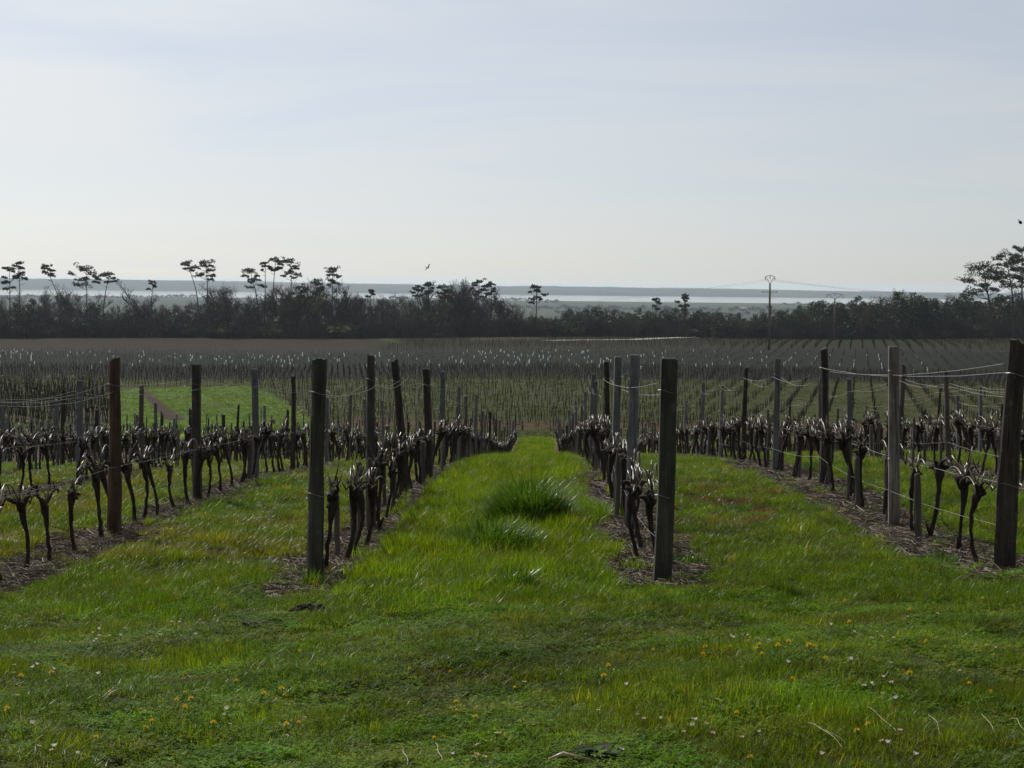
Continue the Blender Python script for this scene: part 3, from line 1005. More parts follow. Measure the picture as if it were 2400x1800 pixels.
POST_TOP = {}
rr = random.Random(5)
for k in ROWS:
    X = row_x(k)
    for j in range(23):
        y = ROW_Y0 + 4.6 * j + (rr.uniform(-0.35, 0.35) if j else 0)
        if y > ROW_Y1: continue
        x = X + rr.uniform(-0.04, 0.04)
        gen = rr.randrange(len(generic_posts)); rz_ = rr.uniform(-0.2, 0.2); lx = rr.gauss(0, 1.3); ly = rr.gauss(0, 1.0); sc = rr.uniform(0.92, 1.1)
        key = (k, j)
        hgt = NEAR[key][2] if key in NEAR else 1.5 * sc
        POST_TOP[key] = (x, y, h(x, y), hgt)
        if not in_view(x, y, 160): continue
        if key in NEAR:
            st, mt, hh, ww, lx, ly, lab = NEAR[key]
            o = post_mesh(st, 500 + k * 31 + j, hh, ww).build('trellis_post', M[mt])
            o.location = (x, y, h(x, y)); o.rotation_euler = (R(ly), R(lx), rr.uniform(-0.12, 0.12))
            for zt in (hh - 0.24, 0.66):
                tie = MB(); q = ww * 0.60
                ring = [(q * math.cos(t), q * math.sin(t), zt + 0.012 * math.sin(2 * t)) for t in np.linspace(0, 6.6, 16)]
                tie.tube(ring, 0.0022, 4, cap=False)
                tie.build('wire_tie', M['wire'], o)
            tag(o, lab, 'post')
        else:
            o = obj('trellis_post', generic_posts[gen][0], None, (x, y, h(x, y)), (R(ly), R(lx), rz_), (sc, sc, sc))
            where = 'farther down the ' if k in (-2, -1, 0, 1) else 'in the '
            tag(o, 'weathered trellis post %s%s' % (where, ROWDESC[k]), 'post', 'posts %s%s' % (where, ROWDESC[k]))

# ------------------------------------------------------------------ vines
def vine_parts(seed):
    """trunk, arms and pruned canes of one bare vine, base at the origin, row along Y"""
    r = random.Random(seed)
    hgt = r.uniform(0.50, 0.64)
    amp = r.uniform(0.012, 0.062) * r.choice((-1, 1)); ph = r.uniform(0, 6.28)
    lean = r.uniform(-0.07, 0.07); ampy = r.uniform(-0.10, 0.10)
    n = 11
    path = []; rad = []
    for i in range(n + 1):
        t = i / n
        x = amp * (math.sin(ph + t * 3.6) - math.sin(ph)) + lean * t + r.uniform(-0.006, 0.006)
        y = ampy * math.sin(t * 2.6) + r.uniform(-0.006, 0.006)
        path.append(Vector((x, y, -0.08 + (hgt + 0.08) * t)))
        q = 0.0235 - 0.0075 * math.sin(t * 3.0) + 0.020 * math.exp(-(t / 0.13) ** 2) + 0.018 * math.exp(-((1 - t) / 0.20) ** 2)
        rad.append(q * r.uniform(0.84, 1.18))
    tr = MB(); tr.tube(path, rad, 8, jit=0.22, r=r)
    # knobs on the head
    top = path[-1]
    for i in range(r.randint(2, 4)):
        d = Vector((r.uniform(-1, 1), r.uniform(-1, 1), r.uniform(-0.2, 1.0))).normalized()
        tr.tube([top - Vector((0, 0, 0.05)), top + d * 0.045, top + d * 0.085], [0.028, 0.024, 0.010], 6, jit=0.25, r=r)
    arms = []; canes = []
    for s in (-1, 1):
        if r.random() < 0.12: continue
        l = r.uniform(0.09, 0.20)
        p0 = top - Vector((0, 0, 0.03))
        p1 = p0 + Vector((r.uniform(-0.03, 0.03), s * l * 0.5, r.uniform(0.01, 0.06)))
        p2 = p0 + Vector((r.uniform(-0.05, 0.05), s * l, r.uniform(0.05, 0.13)))
        a_ = MB(); a_.tube([p0, p1, p2], [0.026, 0.019, 0.013], 7, jit=0.25, r=r)
        arms.append(a_)
        tie = MB(); q0 = p2; l3 = r.uniform(0.24, 0.42); pts = []
        for t in np.linspace(0, 1, 6):
            pts.append(q0 + Vector((r.uniform(-0.015, 0.015), s * l3 * float(t), 0.05 * math.sin(3.1 * t) + r.uniform(-0.012, 0.012))))
        tie.tube(pts, [0.012, 0.011, 0.010, 0.009, 0.008, 0.006], 6, jit=0.15, r=r)
        for q in range(3):
            b0 = pts[r.randint(1, 5)]; tw = r.uniform(0.05, 0.14)
            tie.tube([b0, b0 + Vector((r.uniform(-0.4, 0.4), r.uniform(-0.5, 0.5), r.uniform(0.3, 1.0))) * tw], [0.006, 0.004], 5)
        arms.append(tie)
        for q in range(r.randint(2, 4)):
            b0 = p1.lerp(p2, r.uniform(0.2, 1.0))
            kind_ = r.random()
            c_ = MB()
            if kind_ < 0.62:      # short spur standing up
                l2 = r.uniform(0.05, 0.20); dx = r.uniform(-0.5, 0.5); dy = r.uniform(-0.7, 0.7)
                pts = [b0, b0 + Vector((dx * 0.3, dy * 0.3, 0.45)) * l2, b0 + Vector((dx, dy, 1.0)) * l2]
                c_.tube(pts, [0.0072, 0.0060, 0.0052], 6)
            else:                 # cane bent over and tied down
                l2 = r.uniform(0.30, 0.58); sx = r.uniform(-0.12, 0.12); up = r.uniform(0.12, 0.50)
                pts = []
                for t in np.linspace(0, 1, 7):
                    pts.append(b0 + Vector((sx * t, s * (t * 0.9), up * math.sin(t * 2.7) * 0.75)) * l2)
                c_.tube(pts, [0.0066, 0.0062, 0.0058, 0.0055, 0.0052, 0.0048, 0.004], 6)
            canes.append(c_)
    if r.random() < 0.35:         # a dead snag near the foot
        z0 = r.uniform(0.05, 0.25); i0 = 2
        tr.tube([path[i0], path[i0] + Vector((r.uniform(-0.08, 0.08), r.uniform(-0.05, 0.05), 0.10))], [0.022, 0.008], 6, jit=0.15, r=r)
    return tr, arms, canes


VAR = []
for i in range(22):
    tr, arms, canes = vine_parts(1000 + i)
    d = dict(trunk=tr.mesh('trunk', M['bark'], True), arms=[a_.mesh('arm', M['bark'], True) for a_ in arms],
             canes=[c_.mesh('cane', M['cane'], True) for c_ in canes])
    one = MB()
    one.add(tr.v, tr.f, 0)
    for a_ in arms: one.add(a_.v, a_.f, 0)
    for c_ in canes: one.add(c_.v, c_.f, 1)
    d['one'] = one.mesh('grapevine', [M['bark'], M['cane']], True)
    VAR.append(d)

STAKE_ME = []
def stake_mesh(seed, hgt, wid):
    r = random.Random(seed)
    m = MB(); n = 5
    pts = [(r.uniform(-0.006, 0.006), r.uniform(-0.006, 0.006), -0.15 + (hgt + 0.15) * i / n) for i in range(n)] + [(0, 0, hgt - 0.02), (0, 0, hgt)]
    m.tube(pts, [wid * 0.52] * n + [wid * 0.47, wid * 0.30], 8, jit=0.06, r=r)
    return m.mesh('vine_stake', M['stake'])
for i in range(5): STAKE_ME.append(stake_mesh(700 + i, random.uniform(0.52, 0.74), random.uniform(0.040, 0.068)))

cand = []
rv = random.Random(11)
for k in ROWS:
    X = row_x(k)
    y = ROW_Y0 + 0.75
    while y < ROW_Y1 - 0.5:
        yj = y + rv.uniform(-0.12, 0.12)
        xj = X + rv.uniform(-0.06, 0.06)
        miss = rv.random() < 0.06
        stk = rv.random()
        near_post = any(abs(yj - POST_TOP[(k, j)][1]) < 0.14 for j in range(23) if (k, j) in POST_TOP)
        if near_post: yj += 0.25
        if not miss and in_view(xj, yj, 90):
            cand.append((yj, xj, k, rv.randrange(len(VAR)), rv.random() < 0.5, rv.uniform(0.92, 1.12), stk))
        y += 0.76
cand.sort()
count_in_row = {}
rest_pts, rest_idx, rest_scl, rest_rot = [], [], [], []
n_ind = 0
stake_no = {}
for (y, x, k, v, flip, s, stk) in cand:
    z = h(x, y)
    count_in_row[k] = count_in_row.get(k, 0) + 1
    c = count_in_row[k]
    if n_ind < 300:
        n_ind += 1
        d = VAR[v]
        rz_ = math.pi if flip else 0.0
        if y < 30:
            e = empty('grapevine', (x, y, z), rz_)
            e.scale = (s, s, s)
            obj('trunk', d['trunk'], e)
            for a_ in d['arms']: obj('arm', a_, e)
            for c_ in d['canes']: obj('cane', c_, e)
        else:
            e = obj('grapevine', d['one'], None, (x, y, z), (0, 0, rz_), (s, s, s))
        if k in (-2, -1, 0, 1) and c <= 10:
            if k == -2:
                tag(e, 'bare grapevine, %s from the left edge in the %s' % (ORD[c], ROWDESC[k]), 'grapevine', 'vines in the ' + ROWDESC[k])
            else:
                tag(e, 'bare grapevine, %s from the front in the %s' % (ORD[c], ROWDESC[k]), 'grapevine', 'vines in the ' + ROWDESC[k])
        elif k in (-2, -1, 0, 1):
            tag(e, 'bare grapevine farther down the %s' % ROWDESC[k], 'grapevine', 'vines farther down the ' + ROWDESC[k])
        else:
            if c <= 8: tag(e, 'bare grapevine, %s from the near end in the %s' % (ORD[c], ROWDESC[k]), 'grapevine', 'vines in the ' + ROWDESC[k])
            else: tag(e, 'bare dark grapevine farther along the %s' % ROWDESC[k], 'grapevine', 'vines farther along the ' + ROWDESC[k])
    else:
        rest_pts.append((x, y, z)); rest_idx.append(v); rest_scl.append((s, s, s)); rest_rot.append((0, 0, math.pi if flip else 0))
    if stk < (0.48 if k in (-1, 0) else 0.28) and y < 60:
        sy = y + (0.10 if stk < 0.16 else -0.12); sx = x + (0.05 if int(stk * 100) % 2 else -0.06)
        o = obj('vine_stake', STAKE_ME[int(stk * 1000) % 5], None, (sx, sy, h(sx, sy)), (R(rv.uniform(-2, 2)), R(rv.uniform(-2.5, 2.5)), stk * 20))
        stake_no[k] = stake_no.get(k, 0) + 1
        q = stake_no[k]
        if k in (-2, -1, 0, 1) and q <= 3:
            tag(o, 'short grey vine stake, %s along the %s' % (ORD[q], ROWDESC[k]), 'stake')
        else:
            tag(o, 'short grey vine stake far along the %s' % ROWDESC[k] if k in (-2, -1, 0, 1) else 'short grey vine stake in the %s' % ROWDESC[k], 'stake', 'short stakes in the ' + ROWDESC[k])
vine_coll = proto_collection('vine_kind', [d['one'] for d in VAR])
if rest_pts:
    o = scatter('distant_vines', rest_pts, vine_coll, rest_idx, rest_scl, rest_rot)
    tag(o, 'bare vines at the far ends of the near rows', 'vines', kind='stuff')

# thin pale rods leaning in the rows
for i, (px, py, Z, top, lab) in enumerate([
        (1415, 1180, None, (1412, 935), 'thin pale rod standing against the black post right of the lane'),
        (1343, 1072, None, (1346, 945), 'thin pale rod at the far end of the first row right of the lane'),
        (1352, 1072, None, (1346, 945), 'thin pale rod leaning on its neighbour at the far right of the lane'),
        (977, 985, None, (977, 858), 'thin bright rod beside the fourth post left of the lane')]):
    k = 0 if px > 1275 else -1
    Y = abs(row_x(k)) * F / abs(px - 1275) * 0.985
    if px == 977: Y = 26.9
    x0 = row_x(k) - 0.05
    z0 = h(x0, Y)
    tp = at(top[0], top[1], Y)
    m_ = MB(); m_.tube([(x0, Y, z0 - 0.1), (tp[0], Y, tp[2])], 0.007, 6)
    tag(m_.build('thin_rod', M['rod']), lab, 'rod')


# ------------------------------------------------------------------ trellis wires
def wire(name, pts, rad, mat, sag=0.05, wav=0.0, seed=0):
    r = random.Random(seed)
    m_ = MB(); path = []
    for i in range(len(pts) - 1):
        a_, b_ = Vector(pts[i]), Vector(pts[i + 1])
        sg = sag * r.uniform(0.4, 1.5)
        n = 14 if (a_.y < 36) else 4
        for t in np.linspace(0, 1, n + 1)[:-1]:
            p = a_.lerp(b_, float(t)); p.z -= sg * 4 * t * (1 - t)
            if wav: p += Vector((r.uniform(-wav, wav), 0, r.uniform(-wav, wav)))
            path.append(p)
    path.append(Vector(pts[-1]))
    m_.tube(path, rad, 4, cap=False)
    return m_.build(name, mat)


for k in range(-9, 9):
    js = [j for j in range(23) if (k, j) in POST_TOP]
    jmax = 12 if k in (-2, -1, 0, 1, 2, -3) else 9
    js = js[:jmax]
    for s, nm in ((-1, 'left'), (1, 'right')):
        if abs(k) > 4 and s == 1: continue
        pts = []
        r = random.Random(900 + k * 3 + s)
        for j in js:
            x, y, z, hh = POST_TOP[(k, j)]
            pts.append((x + s * 0.050, y, z + hh - 0.22 + r.uniform(-0.05, 0.06) - 0.03 * (s > 0)))
        if k in (0, 1):        # this stretch hangs slack past the second and third posts
            pts = [p for i, p in enumerate(pts) if i not in ((1, 2) if k == 0 else (1,))]
        o = wire('trellis_wire', pts, 0.0017, M['wire'], 0.11 if k in (0, 1) else 0.07, 0.005, 40 + k * 2 + s)
        tag(o, 'slack %s top wire in the %s' % (nm, ROWDESC[k]), 'wire', 'trellis wires')
    if abs(k) <= 5:
        pts = []
        for j in js:
            x, y, z, hh = POST_TOP[(k, j)]
            pts.append((x + 0.045, y, z + 0.66))
        o = wire('trellis_wire', pts, 0.0016, M['wire'], 0.015, 0.003, 80 + k)
        tag(o, 'middle wire carrying the canes in the %s' % ROWDESC[k], 'wire', 'trellis wires')
        pts = [(p[0] - 0.09, p[1], p[2] - 0.30) for p in pts][:6]
        o = wire('trellis_wire', pts, 0.0013, M['wire'], 0.05, 0.004, 120 + k)
        tag(o, 'low wire near the trunks in the %s' % ROWDESC[k], 'wire', 'trellis wires')


# ------------------------------------------------------------------ vineyards on the plain
def far_vine_mesh(seed, hgt, twigs):
    r = random.Random(seed); m = MB()
    if twigs != 0:
        m.tube([(0.04, 0, -0.1), (0.05, 0, hgt)], [0.018, 0.016], 4, 0)
    p = [(0, 0, -0.1), (r.uniform(-0.06, 0.06), r.uniform(-0.05, 0.05), 0.3), (r.uniform(-0.06, 0.06), r.uniform(-0.06, 0.06), 0.62)]
    m.tube(p, [0.040, 0.030, 0.040], 5, 1)
    for i in range(abs(twigs)):
        a_ = r.uniform(-0.5, 0.5); b_ = r.uniform(-0.5, 0.5)
        q = Vector(p[-1]); l = r.uniform(0.2, 0.55)
        m.tube([q, q + Vector((a_ * 0.4, b_ * 0.4, 0.5)) * l, q + Vector((a_, b_, 1)) * l], [0.014, 0.011, 0.007], 3, 1, cap=False)
    return m.mesh('far_vine', [M['wood_dark'], M['bark']])
far_coll = proto_collection('far_vine_kind', [far_vine_mesh(60 + i, 1.0 + 0.09 * i, 3 + i % 3) for i in range(6)] + [far_vine_mesh(80 + i, 0, -5) for i in range(4)])


def far_rows(name, label, y0, y1, ang, gap, step, test, idx_rng, s0, s1, miss, seed, jit=0.12):
    r = np.random.default_rng(seed)
    ca_, sa_ = math.cos(ang), math.sin(ang)
    half = 0.34 * y1 + 20
    ext = y1 + half
    a_ = np.arange(-ext, ext, gap)
    b_ = np.arange(-ext, ext, step)
    A, B = np.meshgrid(a_, b_)
    A = A + r.normal(0, 0.05, A.shape); B = B + r.uniform(-jit, jit, A.shape)
    x = (A * ca_ + B * sa_).ravel(); y = (-A * sa_ + B * ca_).ravel()
    ok = (y > y0) & (y < y1) & (r.random(x.size) > miss)
    px = 1275 + x * F / np.maximum(y, 1)
    ok &= (px > -130) & (px < 2530)
    ok &= test(x, y)
    x, y = x[ok], y[ok]
    n = len(x)
    s = r.uniform(s0, s1, n)
    o = scatter(name, np.stack([x, y, H(x, y)], 1), far_coll, r.integers(idx_rng[0], idx_rng[1], n), np.repeat(s[:, None], 3, 1),
                np.stack([r.normal(0, 0.05, n), r.normal(0, 0.05, n), r.uniform(0, 6.28, n)], 1))
    tag(o, label, 'vines', kind='stuff')
    return o


edge = lambda x, y: 252 + 10 * vnoise(x, y, 30, 3)
far_rows('plain_vines', 'staked vines in long rows on the green plain beyond the slope', 131, 272, VDIR, 2.0, 1.05,
         lambda x, y: ~in_poly(x, y, FIELD_GREEN) & ~in_poly(x, y, BLOCK_LEFT) & (y < edge(x, y)), (0, 6), 0.52, 0.85, 0.32, 1)
far_rows('dark_band_vines', 'dense dark band of vines between plain and young vineyard', 246, 292, R(84), 2.2, 0.8,
         lambda x, y: (y > edge(x, y) - 2) & ~in_poly(x, y, FIELD_GREEN), (0, 10), 0.65, 0.9, 0.15, 2)
_d0, _d1 = gp(0, 941), gp(253, 981)
far_rows('cross_row_vines', 'vines in rows running across the slope left of green field', 120, 235, math.atan2(_d1[0] - _d0[0], _d1[1] - _d0[1]), 3.0, 0.85,
         lambda x, y: in_poly(x, y, BLOCK_LEFT), (6, 10), 1.15, 1.5, 0.06, 3)
far_rows('young_vines', 'thin stakes of the young vineyard before the wood', 284, 396, VDIR, 2.2, 1.3,
         lambda x, y: np.ones(x.shape, bool), (0, 6), 0.35, 0.60, 0.50, 4)
far_rows('wood_edge_vines', 'faint vine rows by the pale track before the wood', 398, 486, VDIR, 2.4, 2.0,
         lambda x, y: (x > -34) & ~in_poly(x, y, TAN_FIELD) & ~in_poly(x, y, LIME_FIELD), (0, 6), 0.8, 1.1, 0.25, 5)

# coarse grass growing between the far rows and over the green field
rg = np.random.default_rng(99)
n = 30000
gy = rg.uniform(119, 262, n); gx = gy * rg.uniform(-0.30, 0.28, n)
infield = in_poly(gx, gy, FIELD_GREEN); inblock = in_poly(gx, gy, BLOCK_LEFT)
ok = ~in_poly(gx, gy, STRIP_BROWN) & (rg.random(n) < np.where(infield, 1.0, 0.25 + 0.75 * (vnoise(gx, gy, 5, 71) > 0.45))) & ~((gy > 136) & (gy < 150) & (rg.random(n) < 0.7))
gx, gy, infield = gx[ok], gy[ok], infield[ok]; n = len(gx)
tint = np.where(infield[:, None], np.array((0.085, 0.150, 0.012)), np.array((0.060, 0.070, 0.016))) * rg.uniform(0.45, 1.25, (n, 1))
sz = rg.uniform(1.2, 2.8, n)
o = scatter('field_grass', np.stack([gx, gy, H(gx, gy)], 1), grass_coll, rg.integers(13, 16, n), np.stack([sz, sz, rg.uniform(0.5, 1.3, n)], 1),
            np.stack([rg.normal(0, 0.1, n), rg.normal(0, 0.1, n), rg.uniform(0, 6.28, n)], 1), tint)
tag(o, 'coarse grass between the far vine rows and on the green field', 'grass', kind='stuff')

# pale guard tubes round the young vines
tb = MB()
tb.tube([(0, 0, 0), (0.01, 0, 0.22), (0.0, 0, 0.44)], [0.058, 0.054, 0.058], 7, cap=False)
tube_me = tb.mesh('vine_guard', M['tube'])
dull_me = tb.mesh('vine_guard', M['tube_dull'])
tr_ = np.random.default_rng(77)
ca_, sa_ = math.cos(VDIR), math.sin(VDIR)
A, B = np.meshgrid(np.arange(-190, 190, 2.2), np.arange(200, 480, 1.3))
A = A + 0.05 + tr_.normal(0, 0.05, A.shape); B = B + tr_.uniform(-0.4, 0.4, B.shape)
x = (A * ca_ + B * sa_).ravel(); y = (-A * sa_ + B * ca_).ravel()
px = 1275 + x * F / y
ok = (y > 284 + 8 * vnoise(x, y, 40, 61)) & (y < 382 + 8 * vnoise(x, y, 40, 62)) & (px > -40) & (px < 2200)
ok &= tr_.random(x.size) < 0.08 + 0.26 * sstep(0.35, 0.75, vnoise(x, y, 22, 63)) * (1 - 0.6 * sstep(1700, 2100, px))
x, y = x[ok], y[ok]
o_ = np.argsort(y); x, y = x[o_], y[o_]
for i in range(min(300, len(x))):
    o = obj('vine_guard', tube_me if tr_.random() < 0.3 else dull_me, None, (x[i], y[i], h(x[i], y[i])), (tr_.normal(0, 0.05), tr_.normal(0, 0.05), 0), (1, 1, tr_.uniform(0.8, 1.15)))
    zpx = 1275 + x[i] * F / y[i]
    zn = [t_ for e_, t_ in ((262, 'left of the reddish brown post'), (450, 'between reddish brown post and dark wired post'), (740, 'left of the split log post'), (960, 'behind the leaning black post'),
                            (1275, 'left of the lane axis'), (1550, 'left of the big squared post'), (1803, 'left of the forked utility pole'), (9999, 'right of the forked utility pole')) if zpx < e_][0]
    tag(o, 'small pale guard tube in the young vineyard %s' % zn, 'guard tube', 'guard tubes ' + zn)
g_c = proto_collection('guard_kind', [tube_me, dull_me, dull_me, dull_me])
x, y = x[300:], y[300:]; n = len(x)
o = scatter('far_vine_guards', np.stack([x, y, H(x, y)], 1), g_c, tr_.integers(0, 4, n), np.stack([np.ones(n), np.ones(n), tr_.uniform(0.5, 1.1, n)], 1),
            np.stack([tr_.normal(0, 0.05, n), tr_.normal(0, 0.05, n), np.zeros(n)], 1))
tag(o, 'countless pale guard tubes deeper in the young vineyard', 'guard tubes', kind='stuff')


# ------------------------------------------------------------------ trees of the wood
def clump(m, c, rx, rz, n, r, size):
    n = int(n * 1.15); size = size * 0.74
    for i in range(n):
        th = r.uniform(0, 6.283); u = r.uniform(-0.75, 1.0); q = math.sqrt(max(0, 1 - u * u)); k = r.uniform(0.55, 1.0)
        p = Vector((c[0] + rx * q * math.cos(th) * k, c[1] + rx * q * math.sin(th) * k, c[2] + rz * u * k))
        a_ = Vector((r.uniform(-1, 1), r.uniform(-1, 1), r.uniform(-0.3, 1))).normalized()
        b_ = a_.cross(Vector((r.uniform(-1, 1), r.uniform(-1, 1), r.uniform(-1, 1)))).normalized()
        s = size * r.uniform(0.6, 1.3)
        m.add([p - b_ * s * 0.28, p + b_ * s * 0.28, p + a_ * s + b_ * s * 0.14, p + a_ * s * 1.05 - b_ * s * 0.12], [(0, 1, 2, 3)])


def pine(name, px_base, px_top, y_top, w_px, h_px, Y, seed, label, nclump=9, curve=0.0, dead=2, rad=0.20):
    r = random.Random(seed)
    base = at(px_base, 700, Y); bx = base[0]; bz = h(bx, Y)
    tp = Vector(at(px_top, y_top, Y))
    top = Vector((tp.x - bx, 0, tp.z - bz))
    W = w_px * Y / F; Hc = h_px * Y / F
    root = empty(name, (bx, Y, bz))
    tm = MB(); n = 9; path = []
    for i in range(n + 1):
        t = i / n
        off = curve * math.sin(t * 3.14)
        path.append(Vector((top.x * t ** 1.2 + off + r.uniform(-0.06, 0.06), r.uniform(-0.06, 0.06), -0.3 + (top.z * 0.96 + 0.3) * t)))
    tm.tube(path, [rad * (1.15 - 0.85 * i / n) for i in range(n + 1)], 7)
    cm = MB()
    def on_trunk(z):
        for i in range(n):
            if path[i].z <= z <= path[i + 1].z:
                return path[i].lerp(path[i + 1], (z - path[i].z) / (path[i + 1].z - path[i].z))
        return path[-1]
    for i in range(nclump):
        if i == 0:
            c = top + Vector((0, 0, -0.12 * Hc)); rx = W * 0.26
        else:
            t = (i - 0.5) / (nclump - 1)
            z = top.z - Hc * (0.12 + 0.80 * t) + r.uniform(-0.07, 0.07) * Hc
            wz = W * 0.5 * (0.55 + 0.5 * math.sin(min(1, t * 1.25 + 0.15) * 2.6))
            a_ = i * 2.4 + r.uniform(-0.5, 0.5)
            d = wz * r.uniform(0.40, 1.10)
            q = on_trunk(z - 0.08 * Hc)
            c = Vector((q.x + d * math.cos(a_), q.y + d * math.sin(a_), z))
            rx = W * r.uniform(0.10, 0.22)
            st = on_trunk(z - r.uniform(0.10, 0.28) * Hc)
            tm.tube([st, st.lerp(c, 0.55) + Vector((0, 0, -0.03 * Hc)), c], [rad * 0.32, rad * 0.22, rad * 0.10], 5, cap=False)
        clump(cm, c, rx * r.uniform(0.75, 1.1), rx * r.uniform(0.24, 0.44), int(60 + 26 * rx), r, 0.50)
        for q in range(3):
            cc = c + Vector((r.uniform(-1.35, 1.35) * rx, r.uniform(-1.2, 1.2) * rx, r.uniform(-0.45, 0.55) * rx))
            clump(cm, cc, rx * 0.42, rx * 0.30, 26, r, 0.42)
    for i in range(dead):
        z = top.z - Hc * r.uniform(0.9, 1.6)
        if z < 2: continue
        q = on_trunk(z); a_ = r.uniform(0, 6.28); l = r.uniform(0.8, 2.2)
        tm.tube([q, q + Vector((math.cos(a_) * l, math.sin(a_) * l, l * 0.35))], [0.05, 0.015], 4, cap=False)
    tm.build('trunk', M['pine_bark'], root, True)
    cm.build('crown', M['needles'], root)
    tag(root, label, 'pine tree')
    return root


PY = 505.0
PINES = [  # base px, top px, top y, crown width px, crown height px, distance, label, clumps, curve
    (24, 22, 622, 44, 62, 500, 'tall umbrella pine at the left edge of the wood', 10, 0),
    (42, 44, 612, 40, 48, 506, 'tall pine just right of the leftmost pine', 9, 0.3),
    (140, 108, 621, 40, 30, 508, 'pine whose bare trunk leans left over the wood', 7, 1.4),
    (205, 202, 621, 72, 56, 502, 'wide pine with several separate foliage tiers and straight trunk', 11, 0),
    (246, 256, 640, 52, 26, 506, 'small flat crowned pine right of the wide tiered pine', 7, -0.8),
    (352, 358, 658, 26, 26, 512, 'low pine behind the round bare tree', 5, 0),
    (458, 440, 613, 34, 26, 508, 'slender pine with a small crown on a curved trunk', 6, 1.5),
    (485, 484, 609, 52, 50, 502, 'dense pine right of the slender curved one', 11, 0.2),
    (606, 586, 627, 50, 52, 503, 'broad pine with a leaning double trunk', 10, 0.8),
    (621, 622, 614, 24, 22, 507, 'thin pine squeezed between two broader pines', 5, 0),
    (641, 646, 604, 40, 36, 504, 'tall pine second from right in the tight pine group', 8, -0.4),
    (679, 682, 604, 50, 56, 500, 'tallest layered pine right of the tight group', 11, 0.2),
    (737, 742, 652, 46, 56, 510, 'rounded pine left of the lacy pine', 10, 0),
    (778, 780, 625, 46, 52, 505, 'lacy pine with thin layered branches', 10, 0),
    (703, 703, 668, 40, 46, 508, 'low bushy pine right of the tallest pine', 8, 0),
    (863, 870, 679, 22, 20, 506, 'little pine tuft on a thin stem', 5, 0),
    (1008, 1004, 661, 30, 34, 505, 'dark pine with a round head above the bare wood', 8, 0),
    (980, 980, 668, 34, 32, 508, 'low dark pine left of the round headed pine', 7, 0),
    (1043, 1042, 669, 38, 36, 507, 'sparse pine right of the round headed pine', 7, 0),
    (1118, 1124, 655, 40, 44, 503, 'spreading pine over the tallest bare trees', 9, 0),
    (1144, 1152, 662, 34, 36, 505, 'right half of the twin pines over bare trees', 8, 0.4),
    (1257, 1258, 668, 40, 44, 500, 'solitary pine on a straight trunk in the gap of the wood', 10, 0),
    (1538, 1538, 697, 22, 30, 508, 'small dark pine left of the round topped one', 6, 0),
    (1604, 1606, 689, 36, 42, 504, 'round topped pine above the low wood', 8, 0),
    (2104, 2104, 685, 20, 24, 512, 'thin topped pine rising above the right wood', 5, 0),
    (2326, 2302, 611, 104, 92, 470, 'wide wind swept pine leaning left at the right edge', 22, 0.4),
    (2378, 2356, 586, 84, 96, 476, 'tall leaning pine between the two rightmost pines', 20, 0.6),
    (2396, 2396, 573, 66, 84, 482, 'tallest pine cut off by the right edge', 18, 0),
    (2430, 2440, 580, 70, 90, 486, 'pine mostly hidden beyond the right edge', 12, 0),
]
for i, (a0, a1, ty_, w_, hh_, Yd, lab, nc, cv) in enumerate(PINES):
    pine('pine_tree', a0, a1, ty_, w_, hh_, Yd, 2000 + i, lab, nc, cv, 3 if i < 20 else 6, 0.19 if a0 < 2300 else 0.26)


def bare_meshes(seed, hgt, spread=0.42, leafy=False):
    r = random.Random(seed)
    tm, cm = MB(), MB()
    def grow(p, d, l, rad, lev):
        n = 3 if lev < 2 else 2
        pts = [p]; q = p.copy(); dd = d.copy()
        for i in range(n):
            dd = (dd + Vector((r.gauss(0, 0.13), r.gauss(0, 0.13), 0.06))).normalized()
            q = q + dd * (l / n); pts.append(q.copy())
        (tm if lev < 2 else cm).tube(pts, [rad * (1 - 0.55 * i / n) for i in range(n + 1)], 6 if lev == 0 else 4 if lev == 1 else 3, cap=False)
        if lev == 4: return
        kids = (8, 6, 5, 3)[lev]
        for i in range(kids):
            t = r.uniform(0.30, 1.0) if lev else 0.22 + 0.78 * (i + r.random()) / kids
            j = min(int(t * n), n - 1)
            c = pts[j].lerp(pts[j + 1], t * n - j)
            az = r.uniform(0, 6.283); s = spread * r.uniform(0.7, 1.5)
            side = Vector((math.cos(az), math.sin(az), 0))
            nd = (dd * 0.75 + side * s + Vector((0, 0, 0.30))).normalized()
            grow(c, nd, l * r.uniform(0.42, 0.62), max(0.017, rad * (0.42 if lev < 3 else 0.55)), lev + 1)
    grow(Vector((0, 0, -0.2)), Vector((r.uniform(-0.06, 0.06), r.uniform(-0.06, 0.06), 1)).normalized(), hgt * 0.66, hgt * 0.019, 0)
    if leafy:
        for i in range(260):
            v = cm.v[r.randrange(len(cm.v))]
            clump(cm, v, 0.3, 0.25, 3, r, 0.35)
    # normalise to the asked height
    top = max(v[2] for v in cm.v)
    k = hgt / top
    for q in (tm, cm): q.v = [(a_ * k, b_ * k, c_ * k) for a_, b_, c_ in q.v]
    return tm.mesh('trunk', M['twig'], True), cm.mesh('crown', M['needles_young'] if leafy else M['twig'])


BARE = [bare_meshes(3000 + i, 10.0, (0.38, 0.5, 0.62, 0.45, 0.55, 0.34)[i % 6]) for i in range(6)]
LEAFY = [bare_meshes(3050 + i, 10.0, 0.5, True) for i in range(2)]


